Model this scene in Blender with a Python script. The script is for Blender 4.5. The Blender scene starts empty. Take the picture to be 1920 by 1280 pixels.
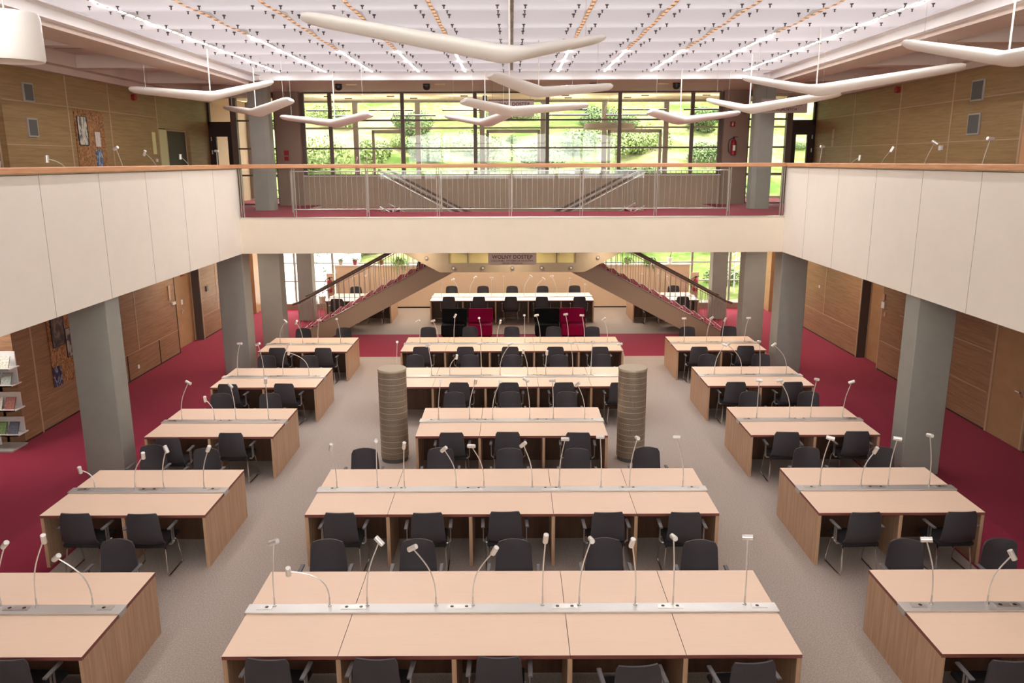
import bpy, bmesh, math, random
from mathutils import Vector, Matrix, Euler
random.seed(7)
PI = math.pi
S = bpy.context.scene
C = S.collection

# ---------------------------------------------------------------- camera
cam_d = bpy.data.cameras.new('camera'); cam = bpy.data.objects.new('camera', cam_d); C.objects.link(cam)
cam_d.sensor_width = 36; cam_d.lens = 28.125; cam_d.shift_x = -1/1920
cam_d.clip_start = 0.05; cam_d.clip_end = 400
TILT = math.atan(338/1500)
cam.location = (0, 0, 5.25)
cam.rotation_euler = (Matrix.Rotation(PI/2-TILT, 3, 'X') @ Matrix.Rotation(math.radians(-0.2), 3, 'Z')).to_euler()
S.camera = cam
# ---------------------------------------------------------------- view, world, sun
vs = S.view_settings
S.display_settings.display_device = 'sRGB'
vs.view_transform = 'Standard'; vs.look = 'None'; vs.gamma = 1; vs.exposure = 0.14; vs.use_curve_mapping = False
w = bpy.data.worlds.new('world'); S.world = w; w.use_nodes = True
bg = w.node_tree.nodes['Background']; bg.inputs[0].default_value = (1.0, .975, .94, 1); bg.inputs[1].default_value = 12.0
sun_d = bpy.data.lights.new('sun', 'SUN'); sun_d.energy = 9.0; sun_d.angle = 0.02; sun_d.color = (1, .95, .86)
sun = bpy.data.objects.new('sun', sun_d); C.objects.link(sun)
sun.rotation_euler = Vector((0.75, -0.35, 0.9)).to_track_quat('Z', 'Y').to_euler()

# luminous ceiling and hall light strengths
PANEL_GLOW = 0.24
TUBE_GLOW = 92.0
ABOVE = 10.0
for i in range(13):  # unseen area lights added above the glass to grade its brightness
    ld = bpy.data.lights.new('added_backlight', 'AREA'); ld.shape = 'RECTANGLE'; ld.size = 12.6; ld.size_y = .12
    ld.energy = ABOVE; ld.color = (1, .97, .98)
    lo = bpy.data.objects.new('added_backlight', ld); C.objects.link(lo); lo.location = (0, 0.3+1.65*i+.55, 7.78)

# ---------------------------------------------------------------- helpers
class MB:
    def __init__(s): s.v = []; s.f = []; s.m = []
    def box(s, x0, y0, z0, x1, y1, z1, m=0, mt=None):
        b = len(s.v)
        if x0 > x1: x0, x1 = x1, x0
        if y0 > y1: y0, y1 = y1, y0
        if z0 > z1: z0, z1 = z1, z0
        s.v += [(x0,y0,z0),(x1,y0,z0),(x1,y1,z0),(x0,y1,z0),(x0,y0,z1),(x1,y0,z1),(x1,y1,z1),(x0,y1,z1)]
        F = [(0,3,2,1),(4,5,6,7),(0,1,5,4),(1,2,6,5),(2,3,7,6),(3,0,4,7)]
        s.f += [tuple(b+i for i in q) for q in F]
        s.m += [m, m if mt is None else mt, m, m, m, m]
        return s
    def tube(s, pts, r, m=0, n=8, caps=True, radii=None):
        pts = [Vector(p) for p in pts]; b = len(s.v); N = len(pts); up = None
        for i, p in enumerate(pts):
            t = (pts[min(i+1,N-1)]-pts[max(i-1,0)]).normalized()
            if up is None:
                a = Vector((0,0,1)) if abs(t.z) < .9 else Vector((0,1,0))
                up = t.cross(a).normalized()
            else:
                up = (up-t*up.dot(t)).normalized()
            q = t.cross(up); rr = radii[i] if radii else r
            for k in range(n):
                an = 2*PI*k/n; s.v.append(tuple(p+(up*math.cos(an)+q*math.sin(an))*rr))
        for i in range(N-1):
            for k in range(n):
                k2 = (k+1) % n
                s.f.append((b+i*n+k, b+i*n+k2, b+(i+1)*n+k2, b+(i+1)*n+k)); s.m.append(m)
        if caps:
            s.f.append(tuple(b+k for k in reversed(range(n)))); s.m.append(m)
            s.f.append(tuple(b+(N-1)*n+k for k in range(n))); s.m.append(m)
        return s
    def lathe(s, prof, cx=0, cy=0, n=24, m=0, caps=True):
        b = len(s.v)
        for r, z in prof:
            for k in range(n):
                a = 2*PI*k/n; s.v.append((cx+r*math.cos(a), cy+r*math.sin(a), z))
        for i in range(len(prof)-1):
            for k in range(n):
                k2 = (k+1) % n
                s.f.append((b+i*n+k, b+i*n+k2, b+(i+1)*n+k2, b+(i+1)*n+k)); s.m.append(m)
        if not caps: return s
        s.f.append(tuple(b+k for k in reversed(range(n)))); s.m.append(m)
        e = b+(len(prof)-1)*n
        s.f.append(tuple(e+k for k in range(n))); s.m.append(m)
        return s
    def poly(s, pts, m=0):
        b = len(s.v); s.v += [tuple(p) for p in pts]; s.f.append(tuple(range(b, b+len(pts)))); s.m.append(m); return s
    def prism(s, pts, axis, a, c, m=0):
        """extrude a 2D outline along an axis: 'y' takes (x,z) points, 'x' takes (y,z)"""
        b = len(s.v); n = len(pts)
        for t in (a, c):
            for p, q in pts: s.v.append((p, t, q) if axis == 'y' else (t, p, q))
        for k in range(n):
            k2 = (k+1) % n; s.f.append((b+k, b+k2, b+n+k2, b+n+k)); s.m.append(m)
        s.f.append(tuple(b+k for k in reversed(range(n)))); s.m.append(m)
        s.f.append(tuple(b+n+k for k in range(n))); s.m.append(m)
        return s
    def mesh(s, name, mats, smooth=False, bevel=0):
        me = bpy.data.meshes.new(name); me.from_pydata(s.v, [], s.f)
        if not isinstance(mats, (list, tuple)): mats = [mats]
        for mm in mats: me.materials.append(mm)
        me.polygons.foreach_set('material_index', s.m)
        bm = bmesh.new(); bm.from_mesh(me)
        bmesh.ops.recalc_face_normals(bm, faces=bm.faces)
        if bevel: bmesh.ops.bevel(bm, geom=bm.edges[:], offset=bevel, segments=1, affect='EDGES', clamp_overlap=True)
        bm.to_mesh(me); bm.free()
        if smooth:
            me.polygons.foreach_set('use_smooth', [True]*len(me.polygons))
            try: me.set_sharp_from_angle(angle=math.radians(40))
            except Exception: pass
        return me
    def build(s, name, mats, parent=None, smooth=False, bevel=0, loc=None, rz=0):
        return link(name, s.mesh(name, mats, smooth, bevel), parent, loc, rz)

def link(name, data, parent=None, loc=None, rz=0):
    o = bpy.data.objects.new(name, data); C.objects.link(o)
    if parent: o.parent = parent
    if loc is not None: o.location = loc
    if rz: o.rotation_euler = (0, 0, rz)
    return o
def tag(o, label=None, cat=None, group=None, kind=None):
    if label: o['label'] = label
    if cat: o['category'] = cat
    if group: o['group'] = group
    if kind: o['kind'] = kind
    return o
def thing(name, label, cat, loc=(0,0,0), rz=0, group=None):
    return tag(link(name, None, None, loc, rz), label, cat, group)
def struct(name, mb, mats, **k): return tag(mb.build(name, mats, **k), kind='structure')
def copy_thing(src, loc, rz, label, group=None):
    r = src.copy(); C.objects.link(r); r.location = loc; r.rotation_euler = (0, 0, rz); r['label'] = label
    if group: r['group'] = group
    for ch in src.children:
        c = ch.copy(); C.objects.link(c); c.parent = r
        for g in ch.children:
            d = g.copy(); C.objects.link(d); d.parent = c
    return r
def bez(p0, p1, p2, p3, n):
    out = []
    for i in range(n+1):
        t = i/n; u = 1-t
        out.append(p0*u**3+p1*3*u*u*t+p2*3*u*t*t+p3*t**3)
    return out

# ---------------------------------------------------------------- materials
def new_mat(name):
    m = bpy.data.materials.new(name); m.use_nodes = True
    return m, m.node_tree, m.node_tree.nodes['Principled BSDF']
def plain(name, col, rough=.5, metal=0, spec=.5, var=0, vscale=8, bump=0, bscale=200, vec=(1,1,1), coat=0):
    m, nt, b = new_mat(name)
    b.inputs['Base Color'].default_value = (*col, 1); b.inputs['Roughness'].default_value = rough
    b.inputs['Metallic'].default_value = metal; b.inputs['Specular IOR Level'].default_value = spec
    b.inputs['Coat Weight'].default_value = coat
    N = nt.nodes; Lk = nt.links
    tc = N.new('ShaderNodeTexCoord'); mp = N.new('ShaderNodeMapping'); mp.inputs['Scale'].default_value = vec
    Lk.new(tc.outputs['Object'], mp.inputs[0])
    if var:
        n = N.new('ShaderNodeTexNoise'); n.inputs['Scale'].default_value = vscale; n.inputs['Detail'].default_value = 5
        n.inputs['Roughness'].default_value = .65
        r = N.new('ShaderNodeValToRGB'); r.color_ramp.elements[0].position = .3; r.color_ramp.elements[1].position = .7
        r.color_ramp.elements[0].color = (*[c*(1-var) for c in col], 1); r.color_ramp.elements[1].color = (*[min(1, c*(1+var)) for c in col], 1)
        Lk.new(mp.outputs[0], n.inputs['Vector']); Lk.new(n.outputs['Fac'], r.inputs[0]); Lk.new(r.outputs[0], b.inputs['Base Color'])
    if bump:
        n2 = N.new('ShaderNodeTexNoise'); n2.inputs['Scale'].default_value = bscale; n2.inputs['Detail'].default_value = 3
        bp = N.new('ShaderNodeBump'); bp.inputs['Strength'].default_value = bump; bp.inputs['Distance'].default_value = .01
        Lk.new(mp.outputs[0], n2.inputs['Vector']); Lk.new(n2.outputs['Fac'], bp.inputs['Height']); Lk.new(bp.outputs[0], b.inputs['Normal'])
    return m
def wood(name, ca, cb, vec, rough=.45, scale=6, spec=.35):
    m, nt, b = new_mat(name); N = nt.nodes; Lk = nt.links
    tc = N.new('ShaderNodeTexCoord'); mp = N.new('ShaderNodeMapping'); mp.inputs['Scale'].default_value = vec
    n = N.new('ShaderNodeTexNoise'); n.inputs['Scale'].default_value = scale; n.inputs['Detail'].default_value = 6; n.inputs['Roughness'].default_value = .6
    n.inputs['Distortion'].default_value = .3
    r = N.new('ShaderNodeValToRGB'); r.color_ramp.elements[0].position = .32; r.color_ramp.elements[1].position = .68
    r.color_ramp.elements[0].color = (*ca, 1); r.color_ramp.elements[1].color = (*cb, 1)
    Lk.new(tc.outputs['Object'], mp.inputs[0]); Lk.new(mp.outputs[0], n.inputs['Vector']); Lk.new(n.outputs['Fac'], r.inputs[0])
    Lk.new(r.outputs[0], b.inputs['Base Color']); b.inputs['Roughness'].default_value = rough; b.inputs['Specular IOR Level'].default_value = spec
    return m
def emit(name, col, st):
    m = bpy.data.materials.new(name); m.use_nodes = True; nt = m.node_tree
    for n in list(nt.nodes): nt.nodes.remove(n)
    e = nt.nodes.new('ShaderNodeEmission'); e.inputs[0].default_value = (*col, 1); e.inputs[1].default_value = st
    o = nt.nodes.new('ShaderNodeOutputMaterial'); nt.links.new(e.outputs[0], o.inputs[0]); return m
def glass(name, tint=(1,1,1), refl=1.0):
    m = bpy.data.materials.new(name); m.use_nodes = True; nt = m.node_tree
    for n in list(nt.nodes): nt.nodes.remove(n)
    t = nt.nodes.new('ShaderNodeBsdfTransparent'); t.inputs[0].default_value = (*tint, 1)
    g = nt.nodes.new('ShaderNodeBsdfGlossy'); g.inputs['Roughness'].default_value = .02
    f = nt.nodes.new('ShaderNodeFresnel'); f.inputs[0].default_value = 1.45
    mu = nt.nodes.new('ShaderNodeMath'); mu.operation = 'MULTIPLY'; mu.inputs[1].default_value = refl
    mx = nt.nodes.new('ShaderNodeMixShader'); o = nt.nodes.new('ShaderNodeOutputMaterial')
    nt.links.new(f.outputs[0], mu.inputs[0]); nt.links.new(mu.outputs[0], mx.inputs[0]); nt.links.new(t.outputs[0], mx.inputs[1]); nt.links.new(g.outputs[0], mx.inputs[2]); nt.links.new(mx.outputs[0], o.inputs[0])
    return m
def translucent_panel():
    m = bpy.data.materials.new('ceiling_glass'); m.use_nodes = True; nt = m.node_tree
    for n in list(nt.nodes): nt.nodes.remove(n)
    A = nt.nodes.new
    tr = A('ShaderNodeBsdfTranslucent'); tr.inputs[0].default_value = (.86,.84,.88,1)
    df = A('ShaderNodeBsdfDiffuse'); df.inputs[0].default_value = (.42,.39,.41,1)
    e = A('ShaderNodeEmission'); e.inputs[0].default_value = (1,.955,.98,1); e.inputs[1].default_value = PANEL_GLOW
    m1 = A('ShaderNodeMixShader'); m1.inputs[0].default_value = .35
    a1 = A('ShaderNodeAddShader'); o = A('ShaderNodeOutputMaterial')
    nt.links.new(tr.outputs[0], m1.inputs[1]); nt.links.new(df.outputs[0], m1.inputs[2]); nt.links.new(m1.outputs[0], a1.inputs[0]); nt.links.new(e.outputs[0], a1.inputs[1]); nt.links.new(a1.outputs[0], o.inputs[0])
    return m

M = {}
M['carpet'] = plain('beige_carpet', (.42,.355,.31), .95, spec=.1, var=.30, vscale=60, bump=.25, bscale=300)
M['red_carpet'] = plain('red_carpet', (.23,.014,.038), .95, spec=.1, var=.14, vscale=60, bump=.25, bscale=300)
_rc = M['red_carpet'].node_tree.nodes['Principled BSDF']; _rc.inputs['Sheen Weight'].default_value = .22; _rc.inputs['Sheen Tint'].default_value = (1,.35,.42,1)
M['plaster'] = plain('cream_panel', (.81,.74,.66), .55, var=.02, vscale=2)
M['beam'] = plain('cream_beam', (.79,.69,.55), .55, var=.02, vscale=2)
M['joint'] = plain('panel_joint', (.42,.37,.33), .8)
M['soffit'] = plain('ceiling_plaster', (.68,.56,.50), .8, var=.03, vscale=2)
M['trim'] = plain('white_trim', (.90,.87,.88), .5)
M['wall_wood'] = wood('wall_veneer', (.235,.125,.065), (.36,.205,.115), (1,.35,7), scale=4)
M['wall_wood_up'] = wood('upper_wall_veneer', (.265,.155,.065), (.37,.23,.105), (1,.35,7), scale=4)
M['wall_joint'] = plain('veneer_edge', (.48,.32,.21), .5)
M['door_tan'] = wood('tan_door', (.38,.215,.105), (.44,.26,.135), (1,.5,1), scale=3)
M['dark_door'] = plain('dark_brown_metal', (.04,.022,.017), .5, spec=.2)
M['rail_wood'] = wood('beech_rail', (.50,.235,.115), (.62,.32,.17), (.4,.4,6), scale=6)
M['top'] = wood('beech_laminate', (.83,.61,.46), (.85,.635,.48), (1,14,1), rough=.42, scale=3, spec=.3)
M['edge'] = plain('red_brown_edge', (.21,.06,.05), .5)
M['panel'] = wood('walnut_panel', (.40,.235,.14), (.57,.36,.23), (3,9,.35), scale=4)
M['shade_panel'] = wood('shaded_walnut_panel', (.09,.045,.028), (.14,.075,.045), (3,9,.35), scale=4)  # darker walnut copy, shade under the desks put into its colour
M['bar'] = plain('grey_brown_bar', (.36,.31,.27), .4, metal=.4)
M['reveal'] = plain('dark_reveal', (.085,.065,.058), .6)
M['alu'] = plain('anodised_aluminium', (.62,.60,.58), .38, metal=.7)
M['steel'] = plain('brushed_steel', (.62,.59,.56), .3, metal=.9)
M['chrome'] = plain('chrome', (.75,.73,.70), .15, metal=1)
M['lamp_metal'] = plain('satin_silver', (.74,.71,.68), .35, metal=.6)
M['shell'] = plain('charcoal_shell', (.052,.044,.050), .55, spec=.4)
M['seat'] = plain('black_upholstery', (.03,.026,.028), .9, spec=.15, bump=.3, bscale=300)
M['armpad'] = plain('grey_armpad', (.10,.09,.09), .45)
M['column'] = plain('grey_green_concrete', (.29,.28,.25), .7, var=.05, vscale=3)
M['frame'] = plain('brown_window_frame', (.12,.078,.06), .5)
M['steel_post'] = plain('grey_post', (.30,.28,.25), .5)
M['brown_panel'] = plain('taupe_panel', (.42,.30,.22), .6, var=.03)
M['pier'] = plain('brown_pier', (.30,.20,.155), .6)
M['stringer'] = plain('taupe_steel', (.34,.24,.165), .5)
M['fascia'] = plain('bronze_grey_plate', (.22,.165,.105), .45, var=.05, vscale=4)
M['olive_glass'] = plain('olive_glass', (.48,.40,.16), .3)
M['beige_wall'] = plain('beige_wall', (.66,.48,.33), .7, var=.02)
M['glass'] = glass('clear_glass', (.97,.985,.97), .6)
M['glass_rail'] = glass('railing_glass', (.95,.97,.95), .45)
M['ceil_glass'] = translucent_panel()
M['tube_white'] = emit('white_light_line', (1,.97,.95), TUBE_GLOW)
M['tube_warm'] = emit('warm_light_line', (1,.52,.29), TUBE_GLOW*.011)
M['clip'] = plain('dark_clip', (.12,.10,.11), .5)
M['wing'] = plain('white_lacquer', (.89,.845,.79), .4)
M['wing_under'] = plain('white_diffuser', (.84,.77,.72), .5)
M['black'] = plain('black_plastic', (.015,.014,.014), .4)
M['dark_grey'] = plain('dark_grey_mesh', (.10,.095,.095), .6)
M['grey_frame'] = plain('grey_frame', (.38,.35,.32), .5)
M['red'] = plain('red_paint', (.30,.008,.014), .4)
M['white'] = plain('white_paint', (.8,.78,.76), .5)
M['magenta'] = plain('magenta_fabric', (.27,.003,.045), .85, spec=.1, bump=.3)
M['black_fabric'] = plain('black_fabric', (.008,.008,.009), .85, spec=.1)
M['sign'] = plain('mauve_sign', (.36,.26,.22), .45)
M['sign_text'] = plain('maroon_lettering', (.06,.008,.012), .6)
M['green_sign'] = plain('green_sign', (.004,.09,.045), .4)
M['leaf'] = plain('leaf_green', (.10,.26,.03), .5, var=.4, vscale=14)
M['leaf2'] = plain('pale_leaf', (.20,.40,.04), .5, var=.3, vscale=14)
M['bark'] = plain('stem_brown', (.14,.09,.05), .8)
M['bushleaf'] = plain('bush_leaf', (.055,.09,.016), .6, var=.35, vscale=2.5)
M['bushleaf2'] = plain('bush_leaf_yellow', (.10,.135,.03), .6, var=.35, vscale=2.5)
M['pave'] = plain('pale_paving', (.55,.52,.50), .8, var=.05, vscale=5)
M['terracotta'] = plain('red_pot', (.28,.03,.035), .5)
M['beige_pot'] = plain('beige_pot', (.5,.42,.33), .6)
M['cloth'] = plain('dark_clothing', (.014,.014,.018), .9)
M['skin'] = plain('skin', (.52,.32,.23), .5)
M['hair'] = plain('dark_hair', (.03,.018,.01), .7)
M['navy'] = plain('navy_clothing', (.02,.03,.05), .9)
M['cream_ceiling'] = plain('cream_ceiling', (.84,.76,.56), .8)
def osb():
    m, nt, b = new_mat('strand_board'); N = nt.nodes
    tc = N.new('ShaderNodeTexCoord'); v = N.new('ShaderNodeTexVoronoi'); v.inputs['Scale'].default_value = 14
    n = N.new('ShaderNodeTexNoise'); n.inputs['Scale'].default_value = 9; n.inputs['Distortion'].default_value = 2.5; n.inputs['Detail'].default_value = 6
    mp = N.new('ShaderNodeMapping'); mp.inputs['Scale'].default_value = (1,1.4,1)
    r = N.new('ShaderNodeValToRGB'); r.color_ramp.elements[0].position = .38; r.color_ramp.elements[1].position = .62
    r.color_ramp.elements[0].color = (.16,.06,.02,1); r.color_ramp.elements[1].color = (.50,.25,.10,1)
    nt.links.new(tc.outputs['Object'], mp.inputs[0]); nt.links.new(mp.outputs[0], n.inputs['Vector']); nt.links.new(n.outputs['Fac'], r.inputs[0]); nt.links.new(r.outputs[0], b.inputs['Base Color'])
    b.inputs['Roughness'].default_value = .7; return m
M['osb'] = osb()
def perforated():
    m, nt, b = new_mat('perforated_metal'); N = nt.nodes; Lk = nt.links
    tc = N.new('ShaderNodeTexCoord'); sx = N.new('ShaderNodeSeparateXYZ'); Lk.new(tc.outputs['Object'], sx.inputs[0])
    at = N.new('ShaderNodeMath'); at.operation = 'ARCTAN2'; Lk.new(sx.outputs['X'], at.inputs[0]); Lk.new(sx.outputs['Y'], at.inputs[1])
    def fr(src, mul, w):
        a = N.new('ShaderNodeMath'); a.operation = 'MULTIPLY'; a.inputs[1].default_value = mul; Lk.new(src, a.inputs[0])
        f = N.new('ShaderNodeMath'); f.operation = 'FRACT'; Lk.new(a.outputs[0], f.inputs[0])
        d = N.new('ShaderNodeMath'); d.operation = 'SUBTRACT'; d.inputs[1].default_value = .5; Lk.new(f.outputs[0], d.inputs[0])
        e = N.new('ShaderNodeMath'); e.operation = 'ABSOLUTE'; Lk.new(d.outputs[0], e.inputs[0])
        c = N.new('ShaderNodeMath'); c.operation = 'LESS_THAN'; c.inputs[1].default_value = w; Lk.new(e.outputs[0], c.inputs[0]); return c
    c1 = fr(at.outputs[0], 96/(2*PI), .25); c2 = fr(sx.outputs['Z'], 46, .3)
    mu = N.new('ShaderNodeMath'); mu.operation = 'MULTIPLY'; Lk.new(c1.outputs[0], mu.inputs[0]); Lk.new(c2.outputs[0], mu.inputs[1])
    mx = N.new('ShaderNodeMix'); mx.data_type = 'RGBA'; Lk.new(mu.outputs[0], mx.inputs[0])
    mx.inputs[6].default_value = (.36,.29,.22,1); mx.inputs[7].default_value = (.06,.045,.03,1)
    Lk.new(mx.outputs[2], b.inputs['Base Color']); b.inputs['Metallic'].default_value = .5; b.inputs['Roughness'].default_value = .4
    return m
M['perf'] = perforated()
M['ring'] = plain('metal_hoop', (.46,.39,.30), .4, metal=.4)
def hill_mat():
    m, nt, b = new_mat('dry_and_green_grass'); N = nt.nodes; Lk = nt.links
    tc = N.new('ShaderNodeTexCoord'); mp = N.new('ShaderNodeMapping'); mp.inputs['Scale'].default_value = (.5,1.3,1)
    n = N.new('ShaderNodeTexNoise'); n.inputs['Scale'].default_value = .22; n.inputs['Detail'].default_value = 6; n.inputs['Roughness'].default_value = .62
    n2 = N.new('ShaderNodeTexNoise'); n2.inputs['Scale'].default_value = 3.5; n2.inputs['Detail'].default_value = 6
    ad = N.new('ShaderNodeMath'); ad.operation = 'MULTIPLY_ADD'; ad.inputs[1].default_value = .35
    r = N.new('ShaderNodeValToRGB'); E = r.color_ramp.elements; E[0].position = .55; E[0].color = (.05,.082,.02,1); E[1].position = .76; E[1].color = (.165,.145,.085,1)
    e = E.new(.66); e.color = (.09,.11,.036,1)
    Lk.new(tc.outputs['Object'], mp.inputs[0]); Lk.new(mp.outputs[0], n.inputs['Vector']); Lk.new(tc.outputs['Object'], n2.inputs['Vector'])
    Lk.new(n2.outputs['Fac'], ad.inputs[0]); Lk.new(n.outputs['Fac'], ad.inputs[2]); Lk.new(ad.outputs[0], r.inputs[0]); Lk.new(r.outputs[0], b.inputs['Base Color'])
    b.inputs['Roughness'].default_value = 1; b.inputs['Specular IOR Level'].default_value = 0; return m
M['hill'] = hill_mat()

# ---------------------------------------------------------------- measurements of the hall (metres)
XV = 6.58          # atrium half width
XW = 9.37          # hall half width
ZF = 3.92          # upper floor
ZB = 3.07          # underside of the balconies
ZS = 7.16          # side ceiling
YB = 19.5          # far edge of the atrium
YP = 25.6          # upper glass partition
YE = 29.3          # outer facade
# ---------------------------------------------------------------- positions of repeated things (metres)
CHAIRS = {
    'C1n': [(-2.2, 6.33, -4), (-1.23, 6.33, -2.4), (-0.13, 6.35, -0.6), (1.08, 6.22, 5), (2.11, 6.26, 6)],
    'C2n': [(-2.2, 9.38, -0.6), (-1.1, 9.37, 2.5), (-0.11, 9.4, 1.8), (1.2, 9.37, 1.6), (2.19, 9.36, -1.7)],
    'C3n': [(-1.01, 12.44, 0.2), (-0.08, 12.46, -1.3), (1.08, 12.42, -2.0)],
    'C4n': [(-1.07, 15.48, -2.4), (-0.07, 15.47, -1.7), (1.02, 15.46, 2.6), (2.15, 15.44, 2.0)],
    'C5n': [(-2.2, 18.67, 1.8), (-1.14, 18.65, 1.8), (-0.05, 18.64, -1.8), (1.03, 18.62, -1.1), (2.09, 18.6, 0.8)],
    'C6n': [(-2.1, 25.94, 1.4), (-1.11, 25.92, 2.1), (-0.06, 25.89, 2.3), (0.98, 25.87, -2.5), (2.2, 25.85, 0.6)],
    'C1f': [(-2.17, 8.67, 1.0), (-1.12, 8.67, 0.0), (-0.0, 8.66, -1.9), (1.07, 8.68, -0.2), (2.17, 8.62, -2.5)],
    'C2f': [(-2.28, 11.73, 2.6), (-1.11, 11.74, 2.2), (-0.05, 11.71, 0.3), (0.98, 11.7, -1.2), (2.08, 11.74, 2.5)],
    'C3f': [(-1.12, 14.8, 0.4), (-0.04, 14.82, 2.3), (1.04, 14.81, 2.1)],
    'C4f': [(-2.24, 17.86, 0.1), (-0.98, 17.84, -0.5), (-0.01, 17.83, 0.6), (1.06, 17.81, -0.4), (2.04, 17.85, -2.0)],
    'C5f': [(-2.26, 21.01, -1.2), (-1.13, 21.06, 1.9), (-0.03, 21.04, -2.7), (1.09, 21.02, -2.7), (2.13, 21.0, 0.8)],
    'C6f': [(-2.16, 28.24, -1.3), (-1.04, 28.21, 0.2), (-0.01, 28.19, -0.2), (1.07, 28.17, -0.9), (2.23, 28.26, 3.0)],
    'L1n': [(-4.56, 6.34, -1.8)],
    'L1f': [(-4.65, 8.69, -0.5)],
    'L2n': [(-5.56, 9.39, -1.8), (-4.71, 9.37, 0.8)],
    'L2f': [(-5.65, 11.91, -1.3), (-4.75, 11.76, -0.9)],
    'L3n': [(-5.59, 12.21, 1.5), (-4.64, 12.46, -1.1)],
    'L3f': [(-5.59, 14.78, 0.4), (-4.64, 14.77, 2.4)],
    'L4n': [(-5.71, 15.42, -2.4), (-4.59, 15.45, -2.6)],
    'L4f': [(-5.65, 17.86, -1.6), (-4.66, 17.84, 1.6)],
    'L5n': [(-5.64, 18.61, 0.7), (-4.53, 18.59, -1.6)],
    'L5f': [(-5.58, 20.92, -1.0), (-4.52, 20.98, -1.9)],
    'R1n': [(4.44, 6.27, -0.2)],
    'R1f': [(4.57, 8.63, -2.7), (5.69, 8.63, 1.2)],
    'R2n': [(4.45, 9.34, 2.4), (5.67, 9.35, 2.7)],
    'R2f': [(4.54, 11.71, 1.4), (5.69, 11.7, 2.8)],
    'R3n': [(4.51, 12.41, -2.9), (5.66, 12.43, -1.3)],
    'R3f': [(4.56, 14.77, 2.8), (5.67, 14.75, 1.7)],
    'R4n': [(4.49, 15.45, -0.5), (5.62, 15.44, 2.7)],
    'R4f': [(4.46, 17.81, 0.7), (5.7, 17.84, 1.9)],
    'R5n': [(4.47, 18.57, -1.2), (5.61, 18.66, -1.9)],
    'R5f': [(4.67, 20.96, -0.3), (5.78, 21.01, -2.2)],
    'L6n': [(-5.7, 25.6, -0.7), (-4.54, 25.78, 2.8)],
    'L6f': [(-4.6, 28.17, -1.0), (-5.57, 28.19, -2.9)],
    'R6n': [(5.59, 25.78, -2.7), (4.57, 25.59, -2.0)],
    'R6f': [(4.54, 28.21, 1.7), (5.72, 28.18, -0.8)],
}
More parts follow.
